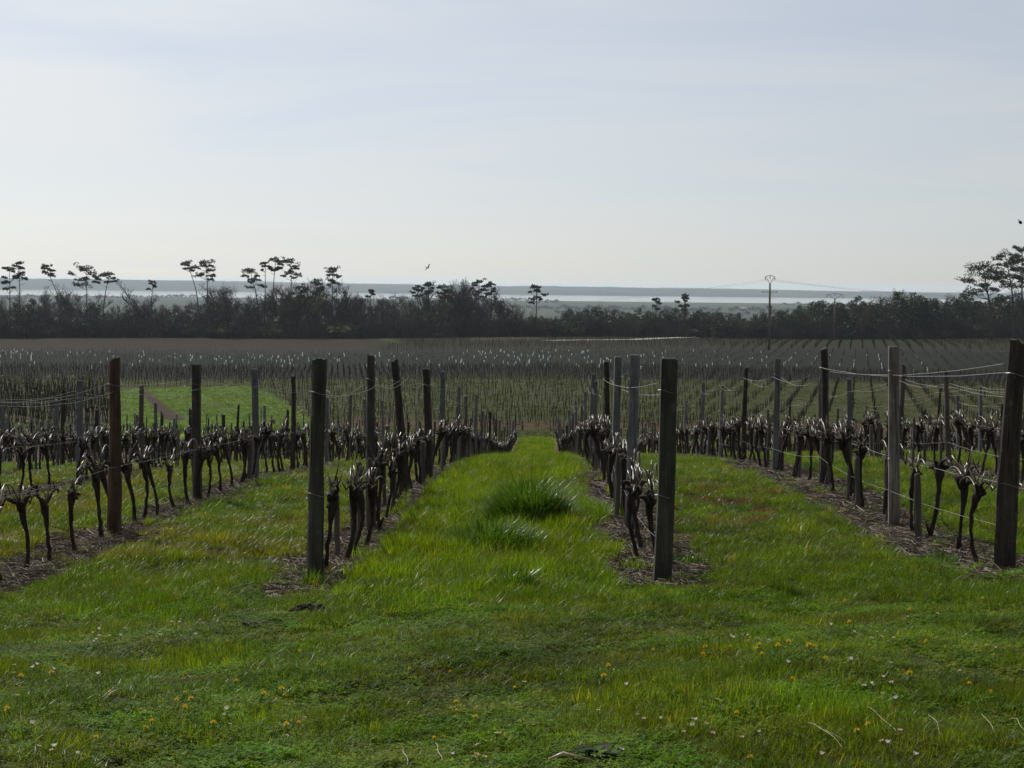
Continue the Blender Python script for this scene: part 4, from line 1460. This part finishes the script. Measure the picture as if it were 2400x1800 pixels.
def bushy_meshes(seed, hgt):
    r = random.Random(seed); tm, cm = MB(), MB()
    tm.tube([(0, 0, -0.2), (r.uniform(-0.2, 0.2), 0, hgt * 0.5), (r.uniform(-0.3, 0.3), 0, hgt * 0.92)], [0.17, 0.12, 0.04], 6)
    n = r.randint(13, 18)
    for i in range(n):
        t = i / (n - 1)
        z = hgt * (0.34 + 0.60 * t)
        w = hgt * 0.23 * (1.05 - 0.75 * t ** 1.6) * r.uniform(0.6, 1.15)
        a_ = i * 2.4 + r.uniform(-0.5, 0.5)
        c = Vector((math.cos(a_) * w, math.sin(a_) * w, z))
        tm.tube([(0, 0, z - hgt * 0.10), c], [0.05, 0.02], 4, cap=False)
        clump(cm, c, hgt * r.uniform(0.075, 0.115), hgt * r.uniform(0.05, 0.08), 75, r, 0.45)
    return tm.mesh('trunk', M['pine_bark'], True), cm.mesh('crown', M['needles'])


BUSHY = [bushy_meshes(3100 + i, 10.0) for i in range(6)]
ENV = [(-80, 715), (60, 722), (150, 705), (260, 738), (330, 726), (420, 735), (520, 712), (600, 712), (700, 702), (770, 704), (860, 722), (930, 702), (1000, 694),
       (1100, 690), (1180, 705), (1235, 742), (1300, 738), (1400, 727), (1500, 735), (1650, 732), (1760, 744), (1850, 728), (1950, 716), (2050, 706), (2150, 704), (2280, 702), (2480, 700)]
ex = [e[0] for e in ENV]; ey = [790 - (790 - e[1]) * (1.20 if e[0] < 900 else 1.02 if e[0] < 1240 else 1.12) for e in ENV]
rt = random.Random(19)
ZONES = [(120, 'by the left edge of the wood'), (230, 'under the leaning and tiered pines'), (400, 'round the bare round crowned tree'), (560, 'under the slender and dense pines'),
         (720, 'under the tight pine group'), (850, 'by the lacy pine'), (960, 'in the dip of the left wood'), (1070, 'under the round headed pine'), (1240, 'by the twin pines'),
         (1400, 'right of the solitary pine'), (1640, 'by the round topped pine'), (1830, 'behind the forked utility pole'), (2010, 'behind the arched utility pole'),
         (2250, 'behind the crossbar utility pole'), (9999, 'under the pines at the right edge')]


def plant(kind, meshes, px, Y, y_top, label, group=None, name=None, wid=1.0, cat=None):
    x = at(px, 700, Y)[0]
    z0 = h(x, Y); zt = at(px, y_top, Y)[2]
    s = max(1.5, zt - z0) / 10.0
    e = empty(name, (x, Y, z0), rt.uniform(0, 6.28))
    e.scale = (s * wid, s * wid, s)
    obj('trunk', meshes[0], e); obj('crown', meshes[1], e)
    tag(e, label, cat or 'tree', group)
    return e


# bare trees that stand out
for (px, yt, wid, lab) in [(334, 656, 1.15, 'round crowned bare tree rising over the wood on the left'), (512, 655, 1.2, 'pale spreading bare tree right of the dense pine'),
                           (540, 668, 1.0, 'smaller bare tree right of the pale spreading one'), (1095, 649, 1.1, 'tall pale bare tree left of the twin pines'),
                           (1075, 662, 0.9, 'thin bare tree left of the tall pale bare tree'), (1190, 690, 0.9, 'bare tree at the right end of the left wood'),
                           (823, 668, 0.7, 'thin bare tree in the dip of the wood')]:
    plant('bare', BARE[int(px) % 6], px, 498 + (px % 5), yt, lab, None, 'bare_tree', wid * 1.25)
for layer, (Y0, Y1, step) in enumerate([(496, 506, 19), (508, 522, 18), (526, 548, 22)]):
    px = -90.0
    while px < 2490:
        env = float(np.interp(px, ex, ey))
        Y = rt.uniform(Y0, Y1)
        q = rt.random()
        pine_share = 0.13 if px < 1240 else 0.50 if px < 1830 else 0.80
        yt = env + (790 - env) * max(-0.36, rt.gauss(-0.04 if layer else 0.12, 0.20))
        side = [z_ for e_, z_ in ZONES if px < e_][0]
        lay = ('front', 'middle', 'back')[layer]
        if 1228 < px < 1296 and layer != 1:
            yt = max(yt, 748)
        if q < pine_share:
            yt = env + (790 - env) * max(-0.08, rt.gauss(0.10, 0.10))
            plant('pine', BUSHY[rt.randrange(6)], px, Y, yt, 'dark bushy pine in the %s rank %s' % (lay, side), 'bushy pines in the %s rank %s' % (lay, side), 'bushy_pine', rt.uniform(0.9, 1.3), 'pine tree')
        elif q < pine_share + 0.07:
            plant('leafy', LEAFY[rt.randrange(2)], px, Y, yt, 'budding yellowish tree in the %s rank %s' % (lay, side), 'budding trees in the %s rank %s' % (lay, side), 'budding_tree', rt.uniform(0.9, 1.3))
        else:
            plant('bare', BARE[rt.randrange(6)], px, Y, yt, 'grey brown bare tree in the %s rank %s' % (lay, side), 'bare trees in the %s rank %s' % (lay, side), 'bare_tree', rt.uniform(1.0, 1.7))
        px += step * rt.uniform(0.6, 1.4)

# undergrowth of the wood
u_protos = []
for i in range(4):
    r = random.Random(4000 + i); m_ = MB()
    for j in range(90):
        a_ = r.uniform(0, 6.283); l = r.uniform(0.8, 2.4); s = r.uniform(0.1, 0.55)
        p = Vector((r.uniform(-0.5, 0.5), r.uniform(-0.5, 0.5), -0.1))
        m_.tube([p, p + Vector((math.cos(a_) * s * 0.5, math.sin(a_) * s * 0.5, 0.6)) * l, p + Vector((math.cos(a_) * s, math.sin(a_) * s, 1)) * l], [0.030, 0.022, 0.012], 3, cap=False)
    u_protos.append(m_.mesh('shrub', M['twig']))
for i in range(2):
    r = random.Random(4010 + i); m_ = MB()
    for j in range(9):
        clump(m_, (r.uniform(-0.9, 0.9), r.uniform(-0.9, 0.9), r.uniform(0.3, 1.6)), 0.6, 0.45, 34, r, 0.35)
    u_protos.append(m_.mesh('shrub', M['needles_young'] if i else M['needles']))
u_c = proto_collection('shrub_kind', u_protos)
n = 2000
upx = tr_.uniform(-100, 2500, n); uY = 494 + 52 * tr_.random(n) ** 1.4
ux = np.array([at(a_, 700, b_)[0] for a_, b_ in zip(upx, uY)])
us_ = tr_.uniform(0.7, 2.1, n)
o = scatter('undergrowth', np.stack([ux, uY, H(ux, uY)], 1), u_c, np.where(tr_.random(n) < 0.86, tr_.integers(0, 4, n), tr_.integers(4, 6, n)),
            np.stack([us_ * 1.3, us_ * 1.3, us_], 1), np.stack([np.zeros(n), np.zeros(n), tr_.uniform(0, 6.28, n)], 1))
tag(o, 'grey brown leafless undergrowth filling the wood', 'undergrowth', kind='stuff')

# hedgerows far out on the marsh
r = random.Random(5000); hp = []
for i in range(3):
    m_ = MB()
    for j in range(10):
        clump(m_, (r.uniform(-7, 7), r.uniform(-3, 3), r.uniform(1.5, 6)), r.uniform(2, 3.4), r.uniform(1.6, 2.8), 26, r, 2.0)
    hp.append(m_.mesh('hedge_tree', M['needles']))
h_c = proto_collection('hedge_kind', hp)
hx, hy = [], []
for i in range(34):
    Y = tr_.choice([2300, 2900, 3400, 4100, 4700, 5150]) + tr_.uniform(-120, 120)
    x0 = tr_.uniform(-0.36, 0.34) * Y; l = tr_.uniform(60, 420); sl = tr_.uniform(-0.15, 0.15)
    for t in np.arange(0, l, 11):
        if tr_.random() < 0.8: hx.append(x0 + t); hy.append(Y + sl * t + tr_.uniform(-6, 6))
hx = np.array(hx); hy = np.array(hy); n = len(hx); us_ = tr_.uniform(0.5, 1.3, n)
o = scatter('marsh_hedgerows', np.stack([hx, hy, H(hx, hy)], 1), h_c, tr_.integers(0, 3, n), np.stack([us_, us_, us_], 1),
            np.stack([np.zeros(n), np.zeros(n), tr_.uniform(0, 6.28, n)], 1))
tag(o, 'far hedgerow trees lining the marsh by the water', 'hedgerows', kind='stuff')

# a white farmhouse on the marsh
p = at(1741, 732, 3500); hx_, hy_ = p[0], 3500.0; hz_ = h(hx_, hy_)
house = empty('farmhouse', (hx_, hy_, hz_))
m_ = MB(); m_.box((0, 0, 2.6), (20, 9, 5.6)); m_.build('wall', M['plaster'], house)
m_ = MB(); m_.add([(-10.4, -5, 5.4), (10.4, -5, 5.4), (10.4, 5, 5.4), (-10.4, 5, 5.4), (-10.4, 0, 8.0), (10.4, 0, 8.0)],
                  [(0, 1, 5, 4), (2, 3, 4, 5), (0, 4, 3), (1, 2, 5), (3, 2, 1, 0)]); m_.build('roof', M['roof_tile'], house)
for wx in (-7, -3.5, 3.5, 7):
    m_ = MB(); m_.box((wx, -4.53, 3.0), (1.1, 0.08, 1.6)); m_.build('window', M['steel'], house)
m_ = MB(); m_.box((0, -4.53, 1.3), (1.3, 0.08, 2.4)); m_.build('door', M['pole'], house)
tag(house, 'tiny white farmhouse out on the marsh beyond the wood', 'house')

# ------------------------------------------------------------------ power line
def pole(px, y_top, Y, head, label):
    tp = at(px, y_top, Y); x = tp[0]; z0 = h(x, Y); H_ = tp[2] - z0
    e = empty('utility_pole', (x, Y, z0))
    m_ = MB()
    hp_ = H_ - (1.6 if head == 'fork' else 1.35 if head == 'arch' else 0.0)
    m_.tube([(0, 0, -0.5), (0, 0, hp_ * 0.5), (0, 0, hp_)], [0.26, 0.22, 0.17], 10)
    m_.build('pole', M['pole'], e, True)
    ends = []
    if head == 'fork':
        a_ = MB(); zt = H_
        a_.tube([(0, 0, hp_ - 0.2), (-0.85, 0, zt - 0.25)], 0.06, 6); a_.tube([(0, 0, hp_ - 0.2), (0.85, 0, zt - 0.25)], 0.06, 6)
        a_.tube([(-0.95, 0, zt - 0.30), (0, 0, zt), (0.95, 0, zt - 0.30)], 0.055, 6)
        a_.build('head_frame', M['steel'], e)
        c = MB(); c.box((0, 0, hp_ - 1.75), (3.0, 0.10, 0.10)); c.build('crossarm', M['steel'], e)
        for s in (-1.45, 1.45):
            q = MB(); q.tube([(s, 0, hp_ - 1.86), (s, 0, hp_ - 1.74), (s, 0, hp_ - 1.58)], [0.08, 0.11, 0.05], 8); q.build('insulator', M['insulator'], e)
        for (s, dz) in ((-0.95, -0.30), (0.0, -0.02), (0.95, -0.30)):
            q = MB(); q.tube([(s, 0, zt + dz - 0.05), (s, 0, zt + dz - 0.5), (s, 0, zt + dz - 0.72)], [0.05, 0.085, 0.05], 8); q.build('insulator', M['insulator'], e)
            ends.append((x + s, Y, z0 + zt + dz - 0.72))
    elif head == 'arch':
        a_ = MB(); zt = H_
        a_.tube([(0, 0, hp_ - 0.1), (-1.75, 0, zt - 0.35)], 0.06, 6); a_.tube([(0, 0, hp_ - 0.1), (1.75, 0, zt - 0.35)], 0.06, 6)
        a_.tube([(-1.95, 0, zt - 0.42), (0, 0, zt), (1.95, 0, zt - 0.42)], 0.06, 6)
        a_.build('head_frame', M['steel'], e)
        for (s, dz) in ((-1.95, -0.42), (0.0, -0.02), (1.95, -0.42)):
            q = MB(); q.tube([(s, 0, zt + dz - 0.05), (s, 0, zt + dz - 0.5), (s, 0, zt + dz - 0.7)], [0.05, 0.085, 0.05], 8); q.build('insulator', M['insulator'], e)
            ends.append((x + s, Y, z0 + zt + dz - 0.7))
    else:
        c = MB(); c.box((0, 0, hp_ - 0.12), (3.4, 0.12, 0.12)); c.build('crossarm', M['steel'], e)
        for s in (-1.6, 0, 1.6):
            q = MB(); q.tube([(s, 0, hp_ - 0.06), (s, 0, hp_ + 0.12), (s, 0, hp_ + 0.28)], [0.06, 0.09, 0.04], 8); q.build('insulator', M['insulator'], e)
            ends.append((x + s, Y, z0 + hp_ + 0.28))
    tag(e, label, 'utility pole')
    return ends


E1 = pole(1805, 645, 392, 'fork', 'tall utility pole with a forked head and a crossarm')
E2 = pole(1957, 687, 480, 'arch', 'shorter utility pole with a wide arched head')
E3 = pole(2063, 697, 530, 'tee', 'distant dark utility pole with a plain crossbar')
for i in range(3):
    lft = Vector(at(1150, 712 + 2 * i, 760)); rgt = Vector(at(2450, 690 + 2 * i, 640))
    for q, (far_, nm) in enumerate(((lft, 'left'), (rgt, 'right'))):
        a_ = Vector(E1[i]); pts = []
        for t in np.linspace(0, 1, 25):
            p = a_.lerp(far_, float(t)); p.z -= 4 * 1.6 * t * (1 - t); pts.append(p)
        m_ = MB(); m_.tube(pts, 0.012, 4, cap=False)
        tag(m_.build('power_line', M['steel']), '%s power line running %s from the forked pole head' % (('outer', 'middle', 'inner')[i], nm), 'power line', 'power lines')

# ------------------------------------------------------------------ grass tufts, flowers, stones
def big_tuft(px, py, rad, hgt, n, seed, label):
    x, y, z = gp(px, py)
    r = random.Random(seed); m_ = MB()
    for i in range(n):
        a_ = r.random() * 6.283; d = rad * r.random() ** 0.6
        hh = hgt * (1 - 0.60 * (d / rad) ** 2) * r.uniform(0.55, 1.08)
        az = r.gauss(0.4, 1.0) if r.random() < 0.35 else a_ + r.gauss(0, 0.5)
        blade(m_, d * math.cos(a_), d * math.sin(a_), -0.03, hh, r.uniform(0.009, 0.016), az, r.uniform(0.0, 0.16), r.uniform(0.10, 0.85), r, 7)
    o = m_.build('grass_tuft', M['tuft'], None, True, (x, y, z))
    return tag(o, label, 'grass tuft')


big_tuft(1240, 1236, 0.40, 0.64, 3200, 1, 'tall dark tuft of coarse grass in the middle of the lane')
big_tuft(1150, 1300, 0.48, 0.42, 2800, 2, 'lower spreading grass tuft in front of the tall dark one')
big_tuft(1205, 1385, 0.20, 0.28, 420, 3, 'bright upright grass tuft where the lane begins')
big_tuft(880, 1395, 0.16, 0.20, 260, 4, 'small grass tuft right of the split log post')
big_tuft(735, 1378, 0.10, 0.26, 140, 5, 'grass tuft growing at the foot of the split log post')
big_tuft(2200, 1325, 0.17, 0.20, 300, 6, 'grass tuft left of the massive dark post')
big_tuft(1655, 1170, 0.22, 0.18, 300, 7, 'dark grass tuft behind the red sorrel patch')
big_tuft(1610, 1325, 0.16, 0.17, 260, 8, 'grass tuft right of the big squared post')
big_tuft(360, 1290, 0.14, 0.17, 220, 9, 'grass tuft on the edge of bare soil on the left')
big_tuft(700, 1185, 0.22, 0.16, 260, 10, 'dark grass tuft left of the first row')


def dandelion_mesh(seed):
    r = random.Random(seed); m_ = MB()
    m_.tube([(0, 0, -0.02), (0.004, 0, 0.03), (0.0, 0.003, 0.058)], [0.0022, 0.002, 0.002], 5, 0)
    for lay in range(3):
        n = 16 - lay * 3
        for i in range(n):
            a_ = 6.283 * i / n + r.uniform(-0.1, 0.1); l = (0.017 - 0.004 * lay) * r.uniform(0.85, 1.1); up = 0.003 + 0.006 * lay
            d = Vector((math.cos(a_), math.sin(a_), 0)); s = Vector((-d.y, d.x, 0)) * 0.0028
            c = Vector((0, 0, 0.058))
            m_.add([c, c + d * l * 0.6 + s + Vector((0, 0, up * 0.8)), c + d * l + Vector((0, 0, up)), c + d * l * 0.6 - s + Vector((0, 0, up * 0.8))], [(0, 1, 2, 3)], 1)
    return m_.mesh('dandelion', [M['stem'], M['yellow']])


def daisy_mesh(seed, pink):
    r = random.Random(seed); m_ = MB()
    m_.tube([(0, 0, -0.02), (0.003, 0.002, 0.035), (0.0, 0.004, 0.062)], [0.0015, 0.0013, 0.0013], 5, 0)
    cup = r.uniform(0.1, 1.1)
    for i in range(20):
        a_ = 6.283 * i / 20; l = 0.0125 * r.uniform(0.85, 1.1)
        d = Vector((math.cos(a_), math.sin(a_), 0)); s = Vector((-d.y, d.x, 0)) * 0.0021; c = Vector((0, 0.004, 0.062))
        up = Vector((0, 0, l * cup))
        m_.add([c + d * 0.003, c + d * l * 0.7 + s + up * 0.7, c + d * l + up, c + d * l * 0.7 - s + up * 0.7], [(0, 1, 2, 3)], 1)
    m_.tube([(0, 0.004, 0.060), (0, 0.004, 0.064), (0, 0.004, 0.0665)], [0.0035, 0.0042, 0.002], 8, 2)
    return m_.mesh('daisy', [M['stem'], M['pink'] if pink else M['white'], M['yellow']])


DAN = [dandelion_mesh(i) for i in range(3)]
DAI = [daisy_mesh(i, i >= 3) for i in range(5)]
dan_px = [(0, c) for c in [(128, 795), (350, 755), (745, 900), (845, 935), (1205, 890), (1270, 938), (1125, 953), (1170, 1010), (943, 1125), (1003, 1110), (1380, 1117), (1200, 740), (1225, 720),
          (1258, 612), (1470, 540), (2083, 713), (1822, 880), (1838, 912), (1685, 928), (1870, 1118), (1930, 1080), (590, 1200), (100, 1018), (1925, 618), (1535, 827)]] + \
         [(900, c) for c in [(1712, 623), (1458, 722), (1422, 797), (875, 858), (463, 960), (580, 1060), (318, 1207), (645, 1328), (440, 748), (165, 742)]] + \
         [(1600, c) for c in [(97, 650), (140, 597), (165, 592), (288, 587), (483, 597), (513, 585), (420, 550), (527, 635), (620, 605), (675, 562), (817, 597), (850, 583), (1003, 282), (1043, 280), (1087, 430),
          (1215, 580), (1453, 775), (1490, 778), (1955, 268), (1975, 590), (1600, 550), (1845, 845), (1975, 885), (1177, 1145), (1220, 1108), (330, 1022), (445, 1347), (685, 788), (895, 680), (1460, 335)]]
dai_px = [(0, c) for c in [(540, 520), (605, 490), (620, 475), (650, 515), (690, 515), (635, 535), (595, 545), (675, 540), (710, 510), (780, 497), (797, 482), (945, 495), (1000, 512), (1030, 508), (1100, 465), (1145, 405), (1125, 425),
          (1185, 412), (1287, 387), (1295, 413), (1250, 520), (215, 718), (252, 722), (290, 745), (115, 745), (660, 795), (1380, 710), (1190, 790), (1472, 1040), (1480, 1032), (65, 955), (115, 928), (205, 1125), (345, 1285), (355, 1300), (993, 1332),
          (1455, 1140), (1965, 1050), (1825, 1200), (230, 1265), (95, 718), (480, 1295)]] + \
         [(900, c) for c in [(1392, 1017), (1640, 1037), (1688, 1070), (1798, 1057), (1935, 1135), (738, 1188), (900, 832), (455, 1313), (545, 1325), (635, 1340), (585, 1330), (600, 605), (1510, 1280), (627, 1275), (1590, 852)]] + \
         [(1600, c) for c in [(297, 525), (345, 510), (378, 510), (415, 507), (345, 530), (390, 525), (485, 545), (570, 548), (450, 545), (510, 540), (1267, 492), (1250, 535), (1213, 548), (1365, 528), (1075, 478), (963, 452), (660, 717),
          (370, 737), (1170, 880), (1205, 862), (1235, 845), (1275, 790), (1350, 843), (1270, 910), (988, 910), (1105, 692), (1350, 690), (795, 965), (65, 1088), (90, 1117), (122, 1140), (125, 1085), (380, 1200), (185, 1197),
          (490, 1150), (1400, 1187), (1330, 1230), (1335, 1265), (888, 1315), (1445, 1340), (2113, 305), (1623, 378), (1447, 383), (2025, 590), (1800, 750), (1385, 945), (205, 943)]]
fr = random.Random(77)


def side_of(px):
    return 'left' if px < 800 else 'middle' if px < 1600 else 'right'


for kind, plist, meshes in (('dandelion', dan_px, DAN), ('daisy', dai_px, DAI)):
    for (ox, (cx, cyy)) in plist:
        px, py = ox + cx / 2.765, 1300 + cyy / 2.765
        x, y, z = gp(px, py + 26)
        s = fr.uniform(0.62, 0.95)
        o = obj(kind, meshes[fr.randrange(len(meshes))], None, (x, y, z), (fr.gauss(0, 0.25), fr.gauss(0, 0.25), fr.uniform(0, 6.28)), (s, s, s * fr.uniform(0.9, 1.2)))
        dist = 'nearest the camera' if y < 8.5 else 'on the middle of the turf' if y < 10.5 else 'towards the posts'
        w = 'yellow dandelion' if kind == 'dandelion' else 'small white daisy'
        tag(o, '%s in the %s third of the turf, %s' % (w, side_of(px), dist), kind, '%s flowers, %s third, %s' % (kind, side_of(px), dist))

# dry stalks lying on the turf
for i, ((ax, ay), (bx, by), lab) in enumerate([((2032, 1672), (2105, 1722), 'long straight dry stalk on the turf at the right'), ((1890, 1712), (1975, 1755), 'dry stalk left of the long straight one'),
        ((1930, 1730), (1985, 1748), 'curved dry stalk crossing another'), ((2175, 1692), (2208, 1728), 'arched dry stalk right of the long straight one'), ((2302, 1690), (2345, 1740), 'dry stalk near the right edge'),
        ((2372, 1700), (2400, 1715), 'short dry stalk at the right edge'), ((1020, 1762), (1035, 1785), 'pale bent dry blade near the bottom edge'), ((940, 1778), (956, 1796), 'pale dry blade at the bottom edge'),
        ((300, 1782), (385, 1745), 'tan dry stalk in the left foreground'), ((1795, 1708), (1840, 1695), 'faint arched dry stalk left of the others')]):
    p0 = Vector(gp(ax, ay + 14)) + Vector((0, 0, 0.05)); p1 = Vector(gp(bx, by + 14)) + Vector((0, 0, 0.02))
    mid = p0.lerp(p1, 0.5) + Vector((0, 0, 0.035 if i % 2 else 0.012))
    m_ = MB(); cv = [p0 * (1 - t) ** 2 + mid * (2 * t * (1 - t)) + p1 * t * t + Vector((0.004 * math.sin(9 * t + i), 0, 0)) for t in np.linspace(0, 1, 9).tolist()]
    m_.tube(cv, [0.0010] + [0.0014] * 7 + [0.0016], 5, cap=False)
    tag(m_.build('dry_stalk', M['straw'], None, True), lab, 'stalk')


def lump(seed, rad, squash, n=3):
    import bmesh
    r = random.Random(seed); bm = bmesh.new()
    bmesh.ops.create_icosphere(bm, subdivisions=n, radius=1.0)
    ph = [(r.uniform(0, 6), r.uniform(0, 6), r.uniform(1.2, 4), r.uniform(1.2, 4)) for _ in range(6)]
    for v in bm.verts:
        k = 1 + sum(0.07 * math.sin(v.co.x * a_ + p_) * math.cos(v.co.y * b_ + q_ + v.co.z * a_) for p_, q_, a_, b_ in ph)
        v.co = v.co * k
        v.co = Vector((v.co.x * rad, v.co.y * rad * 0.75, v.co.z * rad * squash))
    me = bpy.data.meshes.new('lump'); bm.to_mesh(me); bm.free()
    return me


x, y, z = gp(642, 1412)
me = lump(3, 0.062, 0.48); me.materials.append(M['rock'])
tag(obj('stone', me, None, (x, y, z + 0.022), (0, 0.08, 0.3)), 'pale brown stone on the turf left of the split log post', 'stone')
x, y, z = gp(628, 1402)
me = lump(4, 0.034, 0.45); me.materials.append(M['rock'])
tag(obj('stone', me, None, (x, y + 0.03, z + 0.03), (0, 0.0, 1.3)), 'small stone leaning behind the pale brown one', 'stone')
x, y, z = gp(728, 1438)
m_ = MB(); r = random.Random(8)
for i in range(60):
    a_ = r.uniform(0, 6.28); d = 0.14 * math.sqrt(r.random()); s = r.uniform(0.008, 0.026)
    c = Vector((d * math.cos(a_), d * math.sin(a_) * 0.8, 0.045 * (1 - (d / 0.14) ** 2)))
    m_.tube([c - Vector((0, 0, s)), c, c + Vector((0, 0, s * 0.8))], [s * 0.6, s * 1.1, s * 0.4], 6, jit=0.3, r=r)
tag(m_.build('earth_mound', M['soil'], None, False, (x, y, z)), 'small dark mound of dug earth before the split log post', 'earth mound')
x, y, z = gp(2356, 1353)
m_ = MB(); m_.add([(0, 0, 0), (0.03, 0.004, 0.01), (0.035, 0, 0.05), (0.02, 0.003, 0.03), (0, 0.02, 0.0), (0.03, 0.02, 0.02)], [(0, 1, 2, 3), (0, 3, 5, 4)])
tag(m_.build('paper_scrap', M['white'], None, False, (x, y - 0.09, z + 0.01)), 'tiny white scrap at the foot of the massive dark post', 'scrap')


def rosette(px, py, rad, seed, label, n=46):
    x, y, z = gp(px, py)
    r = random.Random(seed); e = MB()
    for i in range(n):
        a_ = r.uniform(0, 6.28); l = rad * r.uniform(0.5, 1.1); up = r.uniform(0.25, 1.0)
        d = Vector((math.cos(a_), math.sin(a_), 0)); s = Vector((-d.y, d.x, 0))
        c0 = Vector((r.uniform(-0.5, 0.5) * rad, r.uniform(-0.4, 0.4) * rad, 0))
        vs = []; K = 5
        for q in range(K + 1):
            t = q / K
            w = 0.22 * l * math.sin(min(1, t * 1.1 + 0.08) * 3.0) * (1.0 if q % 2 else 0.55)
            p = c0 + d * l * t + Vector((0, 0, up * l * (t - 0.6 * t * t)))
            vs += [p + s * w, p - s * w]
        e.add(vs, [(2 * q, 2 * q + 1, 2 * q + 3, 2 * q + 2) for q in range(K)])
    return tag(e.build('leafy_weed', M['dark_leaf'], None, False, (x, y, z)), label, 'weed')


rosette(1400, 1778, 0.085, 1, 'dark jagged leafed weed in the bottom centre foreground', 80)
rosette(2388, 1672, 0.08, 2, 'grey green weed at the right edge of the foreground', 40)
rosette(2115, 1488, 0.07, 3, 'dark weed beside daisies on the right turf', 34)
rosette(1010, 1690, 0.08, 5, 'low dark weed patch in the middle foreground', 34)
rosette(180, 1515, 0.09, 6, 'dark weed clump in the left foreground', 44)
rosette(585, 1470, 0.08, 7, 'dark leafy clump left of the earth mound', 40)
x, y, z = gp(1320, 1790)
m_ = MB(); m_.tube([(x - 0.05, y, z + 0.012), (x, y + 0.02, z + 0.030), (x + 0.10, y - 0.01, z + 0.016)], [0.008, 0.009, 0.004], 7)
tag(m_.build('dead_stick', M['straw'], None, True), 'pale dead stick lying against the jagged leafed weed', 'stick')

# ------------------------------------------------------------------ a bird and an insect on the wing
bp_ = at(1003, 627, 170)
m_ = MB()
m_.tube([(-0.26, 0, -0.02), (-0.16, 0, 0), (0.0, 0, 0.01), (0.14, 0, 0.0), (0.22, 0, 0.02), (0.28, 0, 0.01)], [0.015, 0.03, 0.062, 0.05, 0.035, 0.008], 8)
m_.add([(-0.22, -0.03, 0), (-0.22, 0.03, 0), (-0.42, 0.08, 0.0), (-0.42, -0.08, 0.0)], [(0, 1, 2, 3)])
for s in (-1, 1):
    m_.add([(0.10, s * 0.04, 0.02), (-0.06, s * 0.04, 0.02), (0.12, s * 0.30, 0.14), (-0.07, s * 0.30, 0.13), (0.00, s * 0.62, 0.10), (-0.10, s * 0.58, 0.09),
            (0.10, s * 0.04, 0.035), (0.12, s * 0.30, 0.155)], [(0, 1, 3, 2), (2, 3, 5, 4), (6, 7, 2, 0)])
bird = m_.build('bird', M['feather'], None, False, bp_)
bird.rotation_euler = (R(-48), R(12), R(35)); bird.scale = (0.62, 0.62, 0.62)
tag(bird, 'dark bird of prey gliding in the sky above the wood', 'bird')
ip_ = at(2391, 522, 4.4)
ins = empty('insect', ip_)
m_ = MB(); m_.tube([(-0.006, 0, 0), (-0.003, 0, 0.001), (0.001, 0, 0.001), (0.004, 0, 0), (0.006, 0, 0)], [0.001, 0.0032, 0.0036, 0.0028, 0.001], 8)
m_.build('body', M['feather'], ins, True)
for s in (-1, 1):
    m_ = MB(); m_.add([(0.001, s * 0.002, 0.003), (0.004, s * 0.008, 0.006), (-0.001, s * 0.010, 0.005), (-0.003, s * 0.004, 0.003)], [(0, 1, 2, 3)]); m_.build('wing', M['insect_wing'], ins)
ins.rotation_euler = (0.3, 0.2, 0.8)
tag(ins, 'tiny dark insect flying close at the upper right edge', 'insect')

# ------------------------------------------------------------------ the hazy air
mh = bpy.data.materials.new('hazy_air')
mh.use_nodes = True
nt = mh.node_tree; nt.nodes.clear()
out = nt.nodes.new('ShaderNodeOutputMaterial'); pv = nt.nodes.new('ShaderNodeVolumePrincipled')
pv.inputs['Color'].default_value = (0.74, 0.87, 1.0, 1)
pv.inputs['Density'].default_value = 5.6e-5
pv.inputs['Anisotropy'].default_value = 0.25
nt.links.new(pv.outputs[0], out.inputs['Volume'])
m_ = MB()
z0, z1 = CAMZ - 48.6, CAMZ + 14.0
m_.box((0, 6730, (z0 + z1) / 2), (17400, 13660, z1 - z0))
hz = m_.build('haze', mh)
tag(hz, 'pale haze hanging over the whole plain', kind='stuff')
